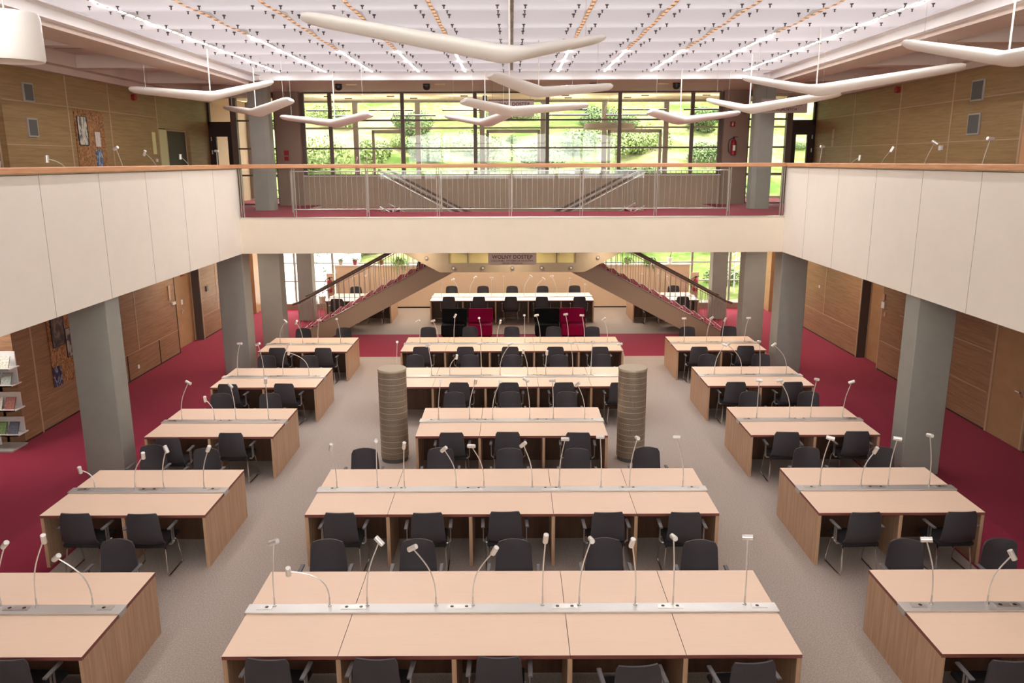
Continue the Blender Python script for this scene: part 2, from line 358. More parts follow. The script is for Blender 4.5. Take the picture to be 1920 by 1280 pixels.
# per desk: (base x, head x offset, head y offset, head height, tilt of the head in degrees or None when it points forward)
LAMPS = {
    'C1': [(-2.47, 0.055, -0.017, 1.512, 25), (-1.9, -0.385, -0.032, 1.195, 85), (-1.51, 0.15, 0.039, 1.491, -40), (-0.8, -0.22, -0.006, 1.436, 35), (-0.42, 0.231, -0.023, 1.413, 65), (0.3, 0.027, -0.035, 1.551, 85), (0.68, 0.104, -0.036, 1.532, None), (1.26, -0.062, -0.027, 1.497, 80), (1.65, -0.026, 0.014, 1.533, None), (2.39, -0.029, -0.028, 1.552, 8)],
    'C2': [(-2.48, -0.04, -0.037, 1.4, 75), (-1.91, 0.016, -0.001, 1.478, None), (-1.53, 0.022, -0.02, 1.414, 80), (-0.8, -0.163, 0.04, 1.335, 45), (-0.41, -0.165, -0.03, 1.406, 5), (0.27, -0.127, 0.002, 1.415, 45), (0.65, 0.076, 0.022, 1.484, 5), (1.24, -0.03, -0.007, 1.524, 5), (1.64, 0.091, 0.039, 1.49, None), (2.39, -0.116, -0.002, 1.51, 5)],
    'C3': [(-1.32, 0.058, -0.021, 1.493, None), (-0.77, 0.115, -0.007, 1.477, 80), (-0.36, 0.143, -0.037, 1.484, None), (0.3, -0.067, -0.006, 1.503, -30), (0.72, -0.025, -0.02, 1.495, 5), (1.28, -0.138, 0.031, 1.411, 45)],
    'C4': [(-2.48, 0.026, 0.026, 1.506, None), (-1.74, -0.06, -0.0, 1.44, 30), (-1.35, 0.16, -0.037, 1.19, 80), (-0.67, -0.013, -0.02, 1.476, 10), (-0.27, 0.22, -0.021, 1.462, 20), (0.32, -0.091, -0.023, 1.31, 85), (0.71, 0.019, -0.021, 1.273, 85), (1.29, -0.051, 0.03, 1.469, 0), (1.68, 0.02, -0.029, 1.515, None), (2.42, -0.144, -0.036, 1.457, 10)],
    'C5': [(-2.34, -0.038, 0.034, 1.329, 30), (-1.88, -0.118, 0.005, 1.347, 20), (-1.48, 0.039, 0.039, 1.461, 60), (-0.78, -0.059, -0.008, 1.414, None), (-0.39, 0.084, 0.032, 1.308, 80), (0.31, -0.013, 0.012, 1.474, None), (0.7, -0.096, 0.023, 1.471, 20), (1.41, -0.073, 0.02, 1.496, 10), (1.82, -0.076, -0.0, 1.471, 0), (2.4, -0.107, -0.033, 1.38, 45)],
    'C6': [(-2.42, 0.035, -0.023, 1.253, None), (-1.83, -0.189, 0.03, 1.335, 30), (-1.45, 0.19, 0.032, 1.405, 40), (-0.72, 0.014, 0.034, 1.384, 5), (-0.3, 0.004, -0.013, 1.444, None), (0.39, 0.236, 0.013, 1.446, -30), (0.78, 0.28, 0.024, 1.361, -30), (1.51, -0.175, 0.011, 1.435, 10), (1.89, 0.07, 0.025, 1.358, None), (2.47, -0.001, 0.002, 1.159, None)],
    'L1': [(-5.3, 0.149, 0.012, 1.478, 45), (-4.93, 0.18, 0.015, 1.54, 80), (-4.35, -0.277, -0.019, 1.351, 40)],
    'L2': [(-5.89, -0.181, 0.034, 1.048, 85), (-5.32, 0.156, 0.037, 1.257, 80), (-4.92, 0.119, -0.034, 1.377, -60), (-4.35, 0.105, 0.038, 1.356, 60)],
    'L3': [(-5.89, 0.173, 0.037, 1.463, -20), (-5.31, -0.13, 0.013, 1.166, 85), (-4.93, -0.025, -0.036, 1.428, -45), (-4.35, -0.004, 0.032, 1.489, 80)],
    'L4': [(-5.9, 0.113, -0.03, 1.496, 5), (-5.34, -0.083, 0.037, 1.468, 25), (-4.93, 0.17, 0.013, 1.471, 10), (-4.37, -0.389, -0.035, 1.296, 75)],
    'L5': [(-5.88, 0.183, -0.027, 1.346, -40), (-5.31, -0.13, 0.011, 1.317, 60), (-4.92, 0.059, 0.006, 1.371, 5), (-4.35, -0.069, 0.02, 1.394, None)],
    'R1': [(4.32, -0.125, 0.034, 1.49, 10), (4.9, 0.152, -0.023, 1.345, -65)],
    'R2': [(4.32, 0.063, -0.04, 1.508, -10), (4.9, 0.16, 0.034, 1.299, 75), (5.28, 0.031, -0.039, 1.497, -5), (5.86, -0.068, 0.03, 1.517, None)],
    'R3': [(4.34, -0.014, -0.031, 1.485, 0), (4.92, -0.215, 0.025, 1.468, 15), (5.3, 0.054, 0.023, 1.486, None), (5.87, 0.107, 0.03, 1.433, 25)],
    'R4': [(4.33, 0.183, 0.004, 1.428, -20), (4.91, -0.334, 0.03, 1.422, 35), (5.3, -0.072, -0.024, 1.502, None), (5.87, -0.307, 0.014, 1.422, 45)],
    'R5': [(4.34, -0.032, -0.014, 1.383, 5), (4.91, 0.098, 0.031, 1.385, 40), (5.3, 0.05, 0.022, 1.345, 70), (5.87, 0.06, -0.002, 1.389, 3)],
    'L6': [(-5.39, 0.006, 0.002, 1.423, 60), (-4.91, -0.06, -0.038, 1.482, 5), (-4.37, 0.021, -0.037, 1.389, None)],
    'R6': [(4.36, 0.043, 0.008, 1.497, 10), (4.94, 0.021, -0.001, 1.497, None), (5.37, -0.151, 0.029, 1.382, 45)],
}
# tip, elbow, tip of every boomerang luminaire
WINGS = [
    ((-2.38, 9.651, 6.85), (-0.026, 9.9, 6.454), (1.263, 11.871, 6.916)),
    ((-7.528, 16.473, 6.649), (-5.989, 16.6, 6.513), (-5.072, 17.727, 6.886)),
    ((-7.169, 20.922, 6.57), (-6.002, 19.5, 6.37), (-4.8, 18.107, 6.566)),
    ((-5.835, 20.99, 6.349), (-4.397, 20.6, 6.171), (-3.324, 19.566, 6.34)),
    ((-0.359, 14.391, 6.697), (0.504, 15.6, 6.492), (1.923, 16.067, 6.633)),
    ((-0.942, 16.098, 6.389), (-0.051, 17.6, 6.275), (1.645, 18.008, 6.415)),
    ((-1.69, 21.461, 6.373), (-0.651, 20.4, 6.162), (-0.08, 19.02, 6.299)),
    ((3.177, 19.146, 6.354), (4.121, 20.3, 6.192), (5.605, 20.414, 6.382)),
    ((4.559, 19.217, 6.591), (5.003, 17.5, 6.285), (6.579, 16.671, 6.547)),
    ((4.548, 16.323, 6.795), (5.174, 14.2, 6.391), (7.29, 13.504, 6.713)),
    ((5.376, 11.58, 6.792), (6.073, 10.3, 6.439), (6.002, 8.802, 6.421)),
]
BALCONY_LAMPS = {
  "left": [(11.599, -0.267, 5.224, 80), (13.248, -0.713, 5.306, 85), (15.018, -0.263, 5.498, 20), (16.519, -0.63, 5.425, 60), (18.201, -0.618, 5.363, 85), (19.751, 0.023, 5.512, 0)],
  "right": [(18.941, -0.125, 5.547, None), (17.398, -0.65, 5.29, 85), (15.899, -0.55, 5.439, 60), (14.199, -0.374, 5.531, -30), (12.418, -0.184, 5.55, None)]}
WINDOW_LAMPS = [(-4.951, 5.35), (-4.61, 5.365), (-0.728, 5.369), (5.881, 5.263), (6.338, 5.328)]
# ================================================================ SETTING
# ground floor
m = MB()
m.box(-6.1, -3, -.2, 6.1, 21.43, 0, 0)
m.box(-6.1, 24.36, -.2, 6.1, 29.0, 0, 0)
m.box(-6.1, 21.43, -.2, 6.1, 24.36, 0, 1)
for s in (-1, 1): m.box(s*6.1, -3, -.2, s*9.7, 29.3, 0, 1)
m.box(-11, 12.3, -.2, -9.6, 14.8, .001, 0)
struct('floor', m, [M['carpet'], M['red_carpet']])
# upper floor slabs
m = MB()
for s in (-1, 1):
    m.box(s*(XV+.12), -3, ZB, s*9.6, YB+.12, ZF-.012, 0); m.box(s*(XV+.12), -3, ZF-.012, s*9.6, YB+.12, ZF, 1)
    m.box(s*6.0, YB+.12, ZB, s*9.6, YE-.12, ZF-.012, 0); m.box(s*6.0, YB+.12, ZF-.012, s*9.6, YE-.12, ZF, 1)
m.box(-6.0, YB+.12, ZB, 6.0, 21.85, ZF-.012, 0); m.box(-6.0, YB+.12, ZF-.012, 6.0, 21.85, ZF, 1)
for s in (-1, 1):
    m.box(s*3.45, 21.85, ZF-.3, s*6.0, 23.75, ZF-.012, 0); m.box(s*3.45, 21.85, ZF-.012, s*6.0, 23.75, ZF, 1)
m.box(-6.0, YP+.1, ZB, 6.0, YE, ZF-.012, 0); m.box(-6.0, YP+.1, ZF-.012, 6.0, YE, ZF, 1)
m.box(-XV, -3, ZB, XV, .5, ZF, 0)
m.box(9.6, YP-.1, ZF-.2, 13.2, YE-.12, ZF, 1)
struct('floor', m, [M['soffit'], M['red_carpet']])

# side walls ---------------------------------------------------
def wallseg(m, s, y0, y1, z0, z1, mi=0): m.box(s*XW, y0, z0, s*(XW+.35), y1, z1, mi)
def vj(m, s, y, z0, z1, mi): m.box(s*(XW-.006), y-.022, z0, s*(XW+.01), y+.022, z1, mi)
def hj(m, s, z, y0, y1, mi): m.box(s*(XW-.005), y0, z-.009, s*(XW+.01), y1, z+.009, mi)
m = MB()
for a, b_ in ((-3, 12.5), (14.6, 22.0), (23.75, 28.85)): wallseg(m, -1, a, b_, 0, ZB)
m.box(-XW-1.6, 12.3, 0, -XW-1.4, 14.9, ZB); m.box(-XW-1.5, 14.6, 0, -XW-.3, 14.8, ZB); m.box(-XW-1.5, 12.3, 0, -XW-.3, 12.5, ZB)
m.box(-XW-.45, 22.0, 0, -XW-.3, 23.75, ZB, 2)
m.box(-9.75, 28.0, 0, -9.1, 28.85, ZB, 3); m.box(-XW-.3, 23.72, 0, -XW+.004, 23.76, ZB, 5)
for y in (15.2, 19.55, 25.1): vj(m, -1, y, .68 if y > 16 else 0, ZB, 1)
for y in (20.7, 18.9): vj(m, -1, y, 0, .66, 2)
for y in (21.96, 23.8): vj(m, -1, y, 0, ZB, 1 if y > 22 else 2)
hj(m, -1, .67, 16.8, 22, 1); hj(m, -1, .70, 23.8, 28.8, 1)
wallseg(m, -1, -3, 14.0, ZF, 7.3, 4); wallseg(m, -1, 15.3, 21.95, ZF, 7.3, 4); wallseg(m, -1, 24.0, 25.65, ZF, 7.3, 4); wallseg(m, -1, 25.65, 29.3, ZF, 7.3, 6)
m.box(-XW, 14.0, 6.3, -XW-.35, 15.3, 7.3, 4); m.box(-XW, 21.95, 6.14, -XW-.35, 24.0, 7.3, 4)
m.box(-XW-.35, 13.8, ZF, -XW-.3, 15.5, 7.3, 2); m.box(-XW-.35, 21.8, ZF, -XW-.3, 24.2, 7.3, 2)
for y in (17.55, 19.35, 21.9): vj(m, -1, y, ZF, 7.03, 1)
for z in (6.40, 5.59): hj(m, -1, z, 15.3, 17.6 if z < 6 else 21.9, 1)
struct('wall_left', m, [M['wall_wood'], M['wall_joint'], M['dark_door'], M['door_tan'], M['wall_wood_up'], M['reveal'], M['beige_wall']])
m = MB()
for a, b_ in ((-3, 20.0), (21.2, 28.85)): wallseg(m, 1, a, b_, 0, ZB)
m.box(XW+.3, 20.0, 0, XW+.45, 21.2, ZB, 2)
m.box(9.1, 28.0, 0, 9.75, 28.85, ZB, 3); m.box(XW-.004, 21.17, 0, XW+.3, 21.21, ZB, 5)
vj(m, 1, 23.7, .7, ZB, 1); vj(m, 1, 21.24, 0, ZB, 1); vj(m, 1, 19.96, 0, ZB, 1); vj(m, 1, 25.3, 0, ZB, 1)
hj(m, 1, .73, 21.2, 28.8, 1); hj(m, 1, .76, 15.2, 19.9, 1); hj(m, 1, 1.58, 15.2, 19.0, 1); 
for y in (15.12,): vj(m, 1, y, 0, ZB, 1)
wallseg(m, 1, -3, 25.6, ZF, 7.3, 4); m.box(13.0, 25.6, ZF, 13.2, 29.3, 7.3, 6); m.box(XW, 25.5, ZF, 13.2, 25.62, 7.3, 6)
for y in (17.68, 20.05, 22.7): vj(m, 1, y, ZF, 7.03, 1)
for z in (6.46, 5.62): hj(m, 1, z, 15.2, 25.5, 1)
struct('wall_right', m, [M['wall_wood'], M['wall_joint'], M['dark_door'], M['door_tan'], M['wall_wood_up'], M['reveal'], M['beige_wall']])
m = MB()
for z0, z1 in ((-.2, 4.35), (7.15, 8.3)): m.box(-9.7, -3.2, z0, 9.7, -3, z1, 0)
for s in (-1, 1): m.box(s*6.9, -3.2, 4.35, s*9.7, -3, 7.15, 0)  # opening left for the added daylight window
struct('wall_back', m, [M['beam']])
# baseboards
for s, nm in ((-1, 'left'), (1, 'right')):
    m = MB()
    gaps = ((-3, 12.5), (14.6, 22.0), (23.8, 28.0)) if s < 0 else ((-3, 13.9), (15.1, 20.0), (21.2, 28.0))
    for a, b_ in gaps: m.box(s*(XW-.004), a, 0, s*(XW+.02), b_, .03, 0)
    struct('baseboard_'+nm, m, [M['dark_door']])

# doors of the hall ------------------------------------------------
def door(n, label, build, parts=()):
    o = tag(build(), kind='structure'); o['label'] = label; return o
def wall_door(num, s, x, y0, y1, z0, z1, mat, handle_y=None, frame='wall_joint', flush=.03):
    m = MB(); m.box(s*x, y0, z0, s*(x+flush), y1, z1, 0)
    o = struct('door_%d' % num, m, [mat])
    if handle_y:
        h = MB(); xx = s*(x-.05); zz = z0+1.05
        h.tube([(s*x, handle_y, zz), (xx, handle_y, zz), (xx, handle_y+(.12 if handle_y < (y0+y1)/2 else -.12), zz)], .011)
        h.box(s*(x-.008), handle_y-.03, zz-.09, s*x, handle_y+.03, zz+.05)
        h.build('door_handle', M['steel'], o, smooth=True)
    f = MB(); t = .05
    for yy in (y0, y1): f.box(s*(x-.02), yy-t/2, z0, s*(x+.02), yy+t/2, z1)
    f.box(s*(x-.02), y0-t/2, z1-t/2, s*(x+.02), y1+t/2, z1+t/2)
    f.build('door_frame', M[frame], o)
    return o
d = wall_door(1, -1, XW+.24, 22.05, 23.7, 0, ZB-.1, M['door_tan'], 22.9)
mm = MB(); mm.box(-XW-.26, 23.02, 2.02, -XW-.22, 23.24, 2.17, 0); mm.build('sign_plate', M['red'], d)
mm = MB(); mm.box(-XW-.26, 22.85, 1.22, -XW-.22, 22.97, 1.36, 0); mm.build('notice_sheet', M['white'], d)
wall_door(2, 1, XW+.24, 20.05, 21.15, 0, ZB-.1, M['door_tan'], None)
wall_door(3, 1, XW-.02, 13.95, 15.05, 0.02, ZB-.1, M['door_tan'], 14.12)
wall_door(4, -1, XW+.12, 14.05, 15.25, ZF+.01, 6.28, M['dark_door'], None)
d = wall_door(5, -1, XW+.10, 22.62, 23.95, ZF+.01, 6.12, M['dark_door'], 23.3)
mm = MB(); mm.box(-XW-.12, 21.98, ZF+.01, -XW-.08, 22.6, 6.12, 0); mm.build('side_leaf', plain('pale_leaf_panel', (.62,.56,.30), .5), d)
wall_door(6, 1, XW-.02, 13.9, 15.15, ZF+.01, 6.9, plain('orange_door', (.62,.33,.17), .5), None)

# ceiling ------------------------------------------------------------
m = MB()
m.box(-9.7, -3, 8.2, 9.7, 29.6, 8.35, 0)                    # unseen roof slab, added to shut out light from the sky
yb0, yb1 = -3, 21.28
for s in (-1, 1):
    m.box(s*(XV+.10), yb0, ZS, s*7.35, yb1, ZS+.3, 1)
    m.box(s*9.0, yb0, ZS, s*9.7, 25.6, ZS+.3, 1)
    m.box(s*9.22, yb0, 7.03, s*9.7, 25.6, ZS, 1)
    m.box(s*7.35, yb0, 7.42, s*9.0, 25.6, 7.5, 1)
    y = 21.0
    for k in range(8): m.box(s*7.35, y-.3, ZS, s*9.0, y, 7.45, 1); y -= 3.3
    m.box(s*7.35, 24.3, ZS, s*9.0, YP, 7.45, 1); m.box(s*(XV), yb1, 7.33, s*7.35, YP, 7.5, 1)
m.box(-XV, yb1+.1, 7.33, XV, YP, 7.5, 1)
m.box(-XV, 21.55, 7.322, XV, 21.62, 7.335, 3)
# white edge of the luminous ceiling
for s in (-1, 1):
    m.box(s*(XV-.03), yb0, 7.24, s*(XV+.12), yb1+.02, 7.6, 2); m.box(s*(XV-.02), yb0, 7.385, s*(XV-.20), yb1, 7.40, 2)
m.box(-XV-.1, yb1, 7.27, XV+.1, yb1+.12, 7.6, 2)
# beyond the partition
m.box(-9.6, YP+.1, 7.34, 13.2, YE+.3, 7.45, 4)
struct('ceiling', m, [M['white'], M['soffit'], M['trim'], M['black'], M['cream_ceiling']])
# luminous glass panels, gently vaulted, 12 x 13
PX = 1.163; PY = 1.65
m = MB(); gaps = [k*PX for k in range(-5, 6)]
xs = [-XV+.03] + gaps + [XV-.03]
rows = [13.0-1.65*k for k in range(-5, 9)]; rows.sort()
rows = [r for r in rows if r > -1]
for j in range(len(rows)-1):
    y0, y1 = rows[j]+.015, rows[j+1]-.015
    for i in range(len(xs)-1):
        x0 = xs[i]+(.035 if i else 0); x1 = xs[i+1]-(.035 if i < len(xs)-2 else 0)
        n = 5; b = len(m.v)
        for k in range(n+1):
            t = k/n; z = 7.50-.07*math.sin(PI*t)-.02*t
            m.v += [(x0, y0+(y1-y0)*t, z), (x1, y0+(y1-y0)*t, z)]
        for k in range(n): m.f.append((b+2*k, b+2*k+1, b+2*k+3, b+2*k+2)); m.m.append(0)
me = m.mesh('ceiling', [M['ceil_glass']], smooth=True)
lum = tag(link('ceiling', me), kind='structure'); lum['label'] = 'luminous ceiling of frosted glass panels over the reading room'
# clips under the glass
cm = MB(); cm.lathe([(.028, 0), (.028, -.012), (.010, -.03), (.012, -.055), (.004, -.06)], n=6)
cme = cm.mesh('clip', M['clip'])
pos = []
for j in range(len(rows)-1):
    for g in xs[1:-1]:
        for dx in (-.2, .2):
            for q in (.2, .825, 1.45): pos.append((g+dx, rows[j]+q, 7.50-.07*math.sin(PI*q/PY)))
pos = [p for p in pos if p[1] > 11]
pos.sort(key=lambda p: p[1])
for p in pos[:100]: link('clip', cme, lum, p)
r_ = MB()
for p in pos[100:]:
    r_.lathe([(.028, p[2]), (.028, p[2]-.012), (.010, p[2]-.03), (.012, p[2]-.055), (.004, p[2]-.06)], p[0], p[1], n=6)
tag(r_.build('clip', M['clip'], lum), kind='stuff')
# light lines between the panels
ordn = ['first','second','third','fourth','fifth','sixth','seventh','eighth','ninth','tenth','eleventh']
for i, g in enumerate(gaps):
    if i == 5:
        m = MB()
        for k in range(60): m.box(-.03-.006*(k % 3), 8+k*.225, 7.50, .03+.006*(k % 2), 8.2+k*.225, 7.53)
        tag(m.build('cable_tray', plain('grey_brown_tray', (.30,.25,.20), .6)), 'grey brown segmented cable tray running down the middle of the luminous ceiling', 'cable tray')
        continue
    t = thing('light_line', 'thin light line between ceiling glass panels, %s from the left' % ordn[i], 'ceiling light', (g, 0, 0), group='light lines in the luminous ceiling')
    ysp = 17.0 if abs(i-5) < 5 else 6
    if abs(i-5) == 4: ysp = 15
    m = MB(); m.poly([(-.024, 1, 7.435), (-.024, ysp, 7.435), (.024, ysp, 7.435), (.024, 1, 7.435)]); m.build('warm_section', M['tube_warm'], t)
    m = MB(); m.poly([(-.024, ysp, 7.435), (-.024, 21.0, 7.435), (.024, 21.0, 7.435), (.024, ysp, 7.435)]); m.build('white_section', M['tube_white'], t)
    m = MB(); m.box(-.034, 1, 7.437, .034, 21.1, 7.56); y = 1
    while y < 21: m.box(-.027, y, 7.427, .027, y+.06, 7.438, 1); y += .275
    m.build('added_housing', [M['white'], M['wall_joint']], t)  # opaque box added over the line so its light only goes down
# vents in the coffers
for s, nm in ((-1, 'left'), (1, 'right')):
    for k, yy in enumerate((12.9, 16.2, 19.5)):
        m = MB(); m.tube([(s*7.7, yy, 7.405), (s*8.75, yy, 7.405)], .09, n=12)
        for v in range(len(m.v)): x_, y_, z_ = m.v[v]; m.v[v] = (x_, y_, 7.405+(z_-7.405)*.3)
        tag(m.build('ceiling_vent', M['grey_frame'], smooth=True), 'long grey ceiling vent over the %s gallery, %s from the near end' % (nm, ordn[k]), 'ceiling vent', 'slot vents in the gallery ceilings')
for (x, y, s_) in ((-8.85, 15.2, 'left'), (8.85, 15.2, 'right')):
    m = MB(); m.lathe([(.05, 7.16), (.05, 7.13), (.03, 7.10)], x, y, 16)
    tag(m.build('smoke_detector', M['white'], smooth=True), 'small white smoke detector on the %s gallery ceiling' % s_, 'smoke detector')

# upper glass partition ------------------------------------------------
zz = [3.95, 4.84, 5.65, 6.49, 7.31]
def grid_window(num, xs_, zs_, y, fr, gl, fw=.075, fd=.09, label=None, glass_on=True, hz=.05):
    o = link('window_%d' % num, None); tag(o, label, kind='structure')
    m = MB()
    for x in xs_: m.box(x-fw/2, y-fd/2, zs_[0], x+fw/2, y+fd/2, zs_[-1])
    m.build('window_frame', fr, o)
    m = MB()
    for z in zs_: m.box(xs_[0], y-fd*.4, z-hz/2, xs_[-1], y+fd*.4, z+hz/2)
    m.build('transom', fr, o)
    if glass_on:
        m = MB()
        for i in range(len(xs_)-1):
            m.box(xs_[i], y-.004, zs_[0], xs_[i+1], y+.004, zs_[-1])
        m.build('window_pane', gl, o)
    return o
grid_window(1, [-6.44, -5.60, -3.37, -1.13, 1.10, 3.33, 5.57, 6.44], zz[1:], YP, M['frame'], M['glass'], fw=.11)
for s in (-1, 1):
    grid_window(2 if s < 0 else 3, sorted([s*7.30, s*8.52]), zz, YP, M['frame'], M['glass'])
    m = MB(); m.box(s*8.48, YP-.09, ZF, s*8.66, YP+.09, 7.33)
    struct('trim_%d' % (1 if s < 0 else 2), m, [M['frame']])
    m = MB(); m.box(s*6.5, YP-.25, ZF, s*7.25, YP+.25, 7.34)
    struct('wall_far', m, [M['pier']])
    # door with glass pane and a transom light
    o = link('door_%d' % (7 if s < 0 else 8), None); tag(o, kind='structure')
    m = MB(); x0, x1 = 8.66, 9.37; ymid = YP
    a0, a1 = (8.80, 9.16)
    m.box(s*x0, ymid-.05, ZF, s*a0, ymid+.05, 6.36); m.box(s*a1, ymid-.05, ZF, s*x1, ymid+.05, 6.36)
    m.box(s*a0, ymid-.05, 6.02, s*a1, ymid+.05, 6.36); m.box(s*a0, ymid-.05, ZF, s*a1, ymid+.05, 4.35)
    m.build('door_leaf', M['dark_door'], o)
    m = MB(); m.box(s*a0, ymid-.01, 4.35, s*a1, ymid+.01, 6.02); m.build('door_pane', M['glass'], o)
    m = MB(); m.box(s*8.66, ymid-.06, 6.36, s*XW, ymid+.06, 6.46); m.box(s*(XW-.06), ymid-.06, ZF, s*XW, ymid+.06, 7.34); m.box(s*8.66, ymid-.06, 7.26, s*XW, ymid+.06, 7.34)
    m.build('door_frame', M['dark_door'], o)
    m = MB(); m.box(s*8.66, ymid-.01, 6.46, s*XW, ymid+.01, 7.26); m.build('transom_pane', M['glass'], o)
    m = MB()
    for z in (5.55, 5.95): m.box(s*(XW-.09), ymid-.08, z-.06, s*(XW-.06), ymid-.06, z+.06)
    m.build('hinge', M['steel'], o)
m = MB(); m.box(-6.5, YP-.08, ZB-.0, 6.5, YP+.1, 4.80, 0); m.box(-6.5, YP-.12, 4.80, 6.5, YP+.16, 4.83, 1)
struct('wall_far', m, [M['brown_panel'], M['white']])

# unseen window wall added behind the camera to let more daylight in
grid_window(10, [-6.9, -4.6, -2.3, 0, 2.3, 4.6, 6.9], [4.35, 5.2, 6.4, 7.15], -3.1, M['steel_post'], M['glass'], fw=.14)
# unseen lights added under the bridge and far bays to brighten them
LD = MB(); LD.poly([(.22*math.cos(2*PI*k/20), .22*math.sin(2*PI*k/20), 0) for k in range(20)]); ldme = LD.mesh('diffuser', emit('fill_diffuser', (1, .86, .70), 78.0))
LR = MB(); LR.lathe([(.225, .0), (.25, -.01), (.25, .012), (.225, .012)], n=20, caps=False)
lrme = LR.mesh('rim', M['steel'])
for i, (x, y) in enumerate([(-5, 21.35), (-2.5, 21.35), (0, 21.35), (2.5, 21.35), (5, 21.35), (-8, 21.5), (8, 21.5), (-8, 25), (8, 25), (-8, 27.7), (8, 27.7), (-5, 27.4), (-2.5, 27.4), (0, 27.4), (2.5, 27.4), (5, 27.4)]):
    t = thing('added_fill_light', 'unseen round fill light added in the soffit to brighten the area behind the bridge front', 'ceiling light', (x, y, ZB-.008), group='added fill lights under the upper floor')
    link('diffuser', ldme, t); link('rim', lrme, t, (0, 0, -.002))

# outer facade -----------------------------------------------------------
fx = [-9.3, -7.7, -5.52, -3.32, -1.05, 1.10, 3.27, 5.45, 7.7, 10.9, 13.0]
grid_window(4, fx, [ZF+.05, 4.75, 6.40, 7.30], YE, M['steel_post'], M['glass'], fw=.17, fd=.16, hz=.06)
grid_window(5, [-9.3, -8.0, -6.6, -3.3, 0, 3.3, 6.6, 8.0, 9.3], [.12, .95, 1.62, 3.0], YE, M['steel_post'], M['glass'], fw=.07, fd=.1, hz=.035)
for i, x in enumerate((-4.4, 0.05, 4.35)):
    m = MB(); a = .95 if i != 0 else .55
    for (x0, x1, z0, z1) in ((x-a, x+a, 6.22, 6.34), (x-a, x-a+.09, 4.8, 6.3), (x+a-.09, x+a, 4.8, 6.3)): m.box(x0, YE-.1, z0, x1, YE-.02, z1)
    struct('window_%d' % (6+i), m, [M['steel_post']])
m = MB(); m.box(-9.7, YE-.1, ZB-.05, 9.7, YE+.2, ZF+.05); struct('wall_far', m, [M['white']])
for s in (-1, 1):
    m = MB(); m.box(s*6.7, 28.75, 0, s*9.3, YE-.06, .2); struct('trim_%d' % (3 if s < 0 else 4), m, [M['pier']])
# planter wall behind the last desks
m = MB(); m.box(-6.45, 28.95, 0, 6.45, 29.2, 1.55, 0); m.box(-6.5, 28.92, 1.55, 6.5, 29.24, 1.59, 1); m.box(-6.45, 28.94, 0, 6.45, 28.96, .05, 2)
tag(m.build('planter_wall', [M['beige_wall'], M['white'], M['dark_door']]), 'beige chest-high wall with a white ledge of potted plants, behind the farthest desks', 'low wall')

# parapets ------------------------------------------------------------------
for s, nm, joints in ((-1, 'left', [11.35-1.65*3, 11.35-3.3, 11.35-1.65, 11.35, 13.0, 14.66, 16.29, 17.97]), (1, 'right', [6.4, 8.1, 9.75, 11.42, 13.07, 14.74, 16.45, 18.12])):
    t = thing('parapet', 'solid cream gallery parapet with wooden rail along the %s side of the hall' % nm, 'parapet', (s*XV, 0, ZB))
    m = MB(); m.box(0, 1, 0, s*.11, YB+.1, 5.09-ZB)
    for y in joints: m.box(-s*.002, y-.006, 0, s*.005, y+.006, 5.09-ZB, 1)
    m.build('panel', [M['plaster'], M['joint']], t)
    m = MB(); m.box(-s*.05, 1, 5.10-ZB, s*.22, YB+.05, 5.19-ZB); m.build('handrail', M['rail_wood'], t, bevel=.012)
    m = MB(); m.box(s*.0, 1, 5.08-ZB, s*.15, YB, 5.10-ZB); m.build('rail_support', M['steel'], t)
t = thing('bridge_front', 'cream front edge of the upper bridge crossing the hall under the glass railing', 'beam', (0, YB, ZB))
m = MB(); m.box(-XV, 0, 0, XV, .12, ZF-ZB+.0); m.build('panel', M['beam'], t)
m = MB(); m.box(-XV, -.012, ZF-ZB-.0, XV, .13, ZF-ZB+.02); m.build('edge_strip', M['steel'], t)

t = thing('glass_railing', 'glass railing with steel posts and wooden handrail on the front edge of the bridge', 'railing', (0, YB+.06, ZF))
px_ = [-6.5, -5.24, -3.48, -1.78, -0.04, 1.67, 3.46, 5.22, 6.5]
pm = MB(); 
for dx in (-.035, .02): pm.box(dx, -.025, .0, dx+.014, .035, 1.17)
pme = pm.mesh('post', M['bar'])
for x in px_: link('post', pme, t, (x, 0, 0))
for i in range(8):
    m = MB(); m.box(px_[i]+.05, -.006, .03, px_[i+1]-.05, .006, 1.12); m.build('glass_pane', M['glass_rail'], t)
m = MB(); m.box(-6.53, -.06, 1.18, 6.53, .06, 1.275); m.build('handrail', M['rail_wood'], t, bevel=.012)

# columns -------------------------------------------------------------------
for s, nm in ((-1, 'left'), (1, 'right')):
    for (y, w_, d_, z0, z1, lab) in ((12.85, .64, .46, 0, ZB, 'nearest square grey column under the %s gallery'), (19.6, .64, .55, 0, ZB, 'square grey column under the %s gallery beside the fourth side desk'),
                                 (22.75, .62, .5, 0, ZB, 'dark square column beyond the side desks, %s side, beside the foot of the stairs'), (26.6, .5, .45, 0, ZB, 'farthest dark column on the %s, by the garden windows')):
        m = MB(); xc = s*6.95
        m.box(xc-w_/2, y, z0, xc+w_/2, y+d_, z1)
        tag(m.build('column', M['column'], bevel=.012), lab % nm, 'column', 'square concrete columns')
    m = MB(); m.prism([(6.70, 22.85), (6.80, 22.72), (7.2, 22.72), (7.2, 23.2), (6.70, 23.2)], 'y', ZF, 7.35)
    m.v = [(s*a, c_, b_) for a, b_, c_ in m.v]
    tag(m.build('column', M['column']), 'grey column on the upper floor, %s of the bridge windows' % nm, 'column', 'square concrete columns')

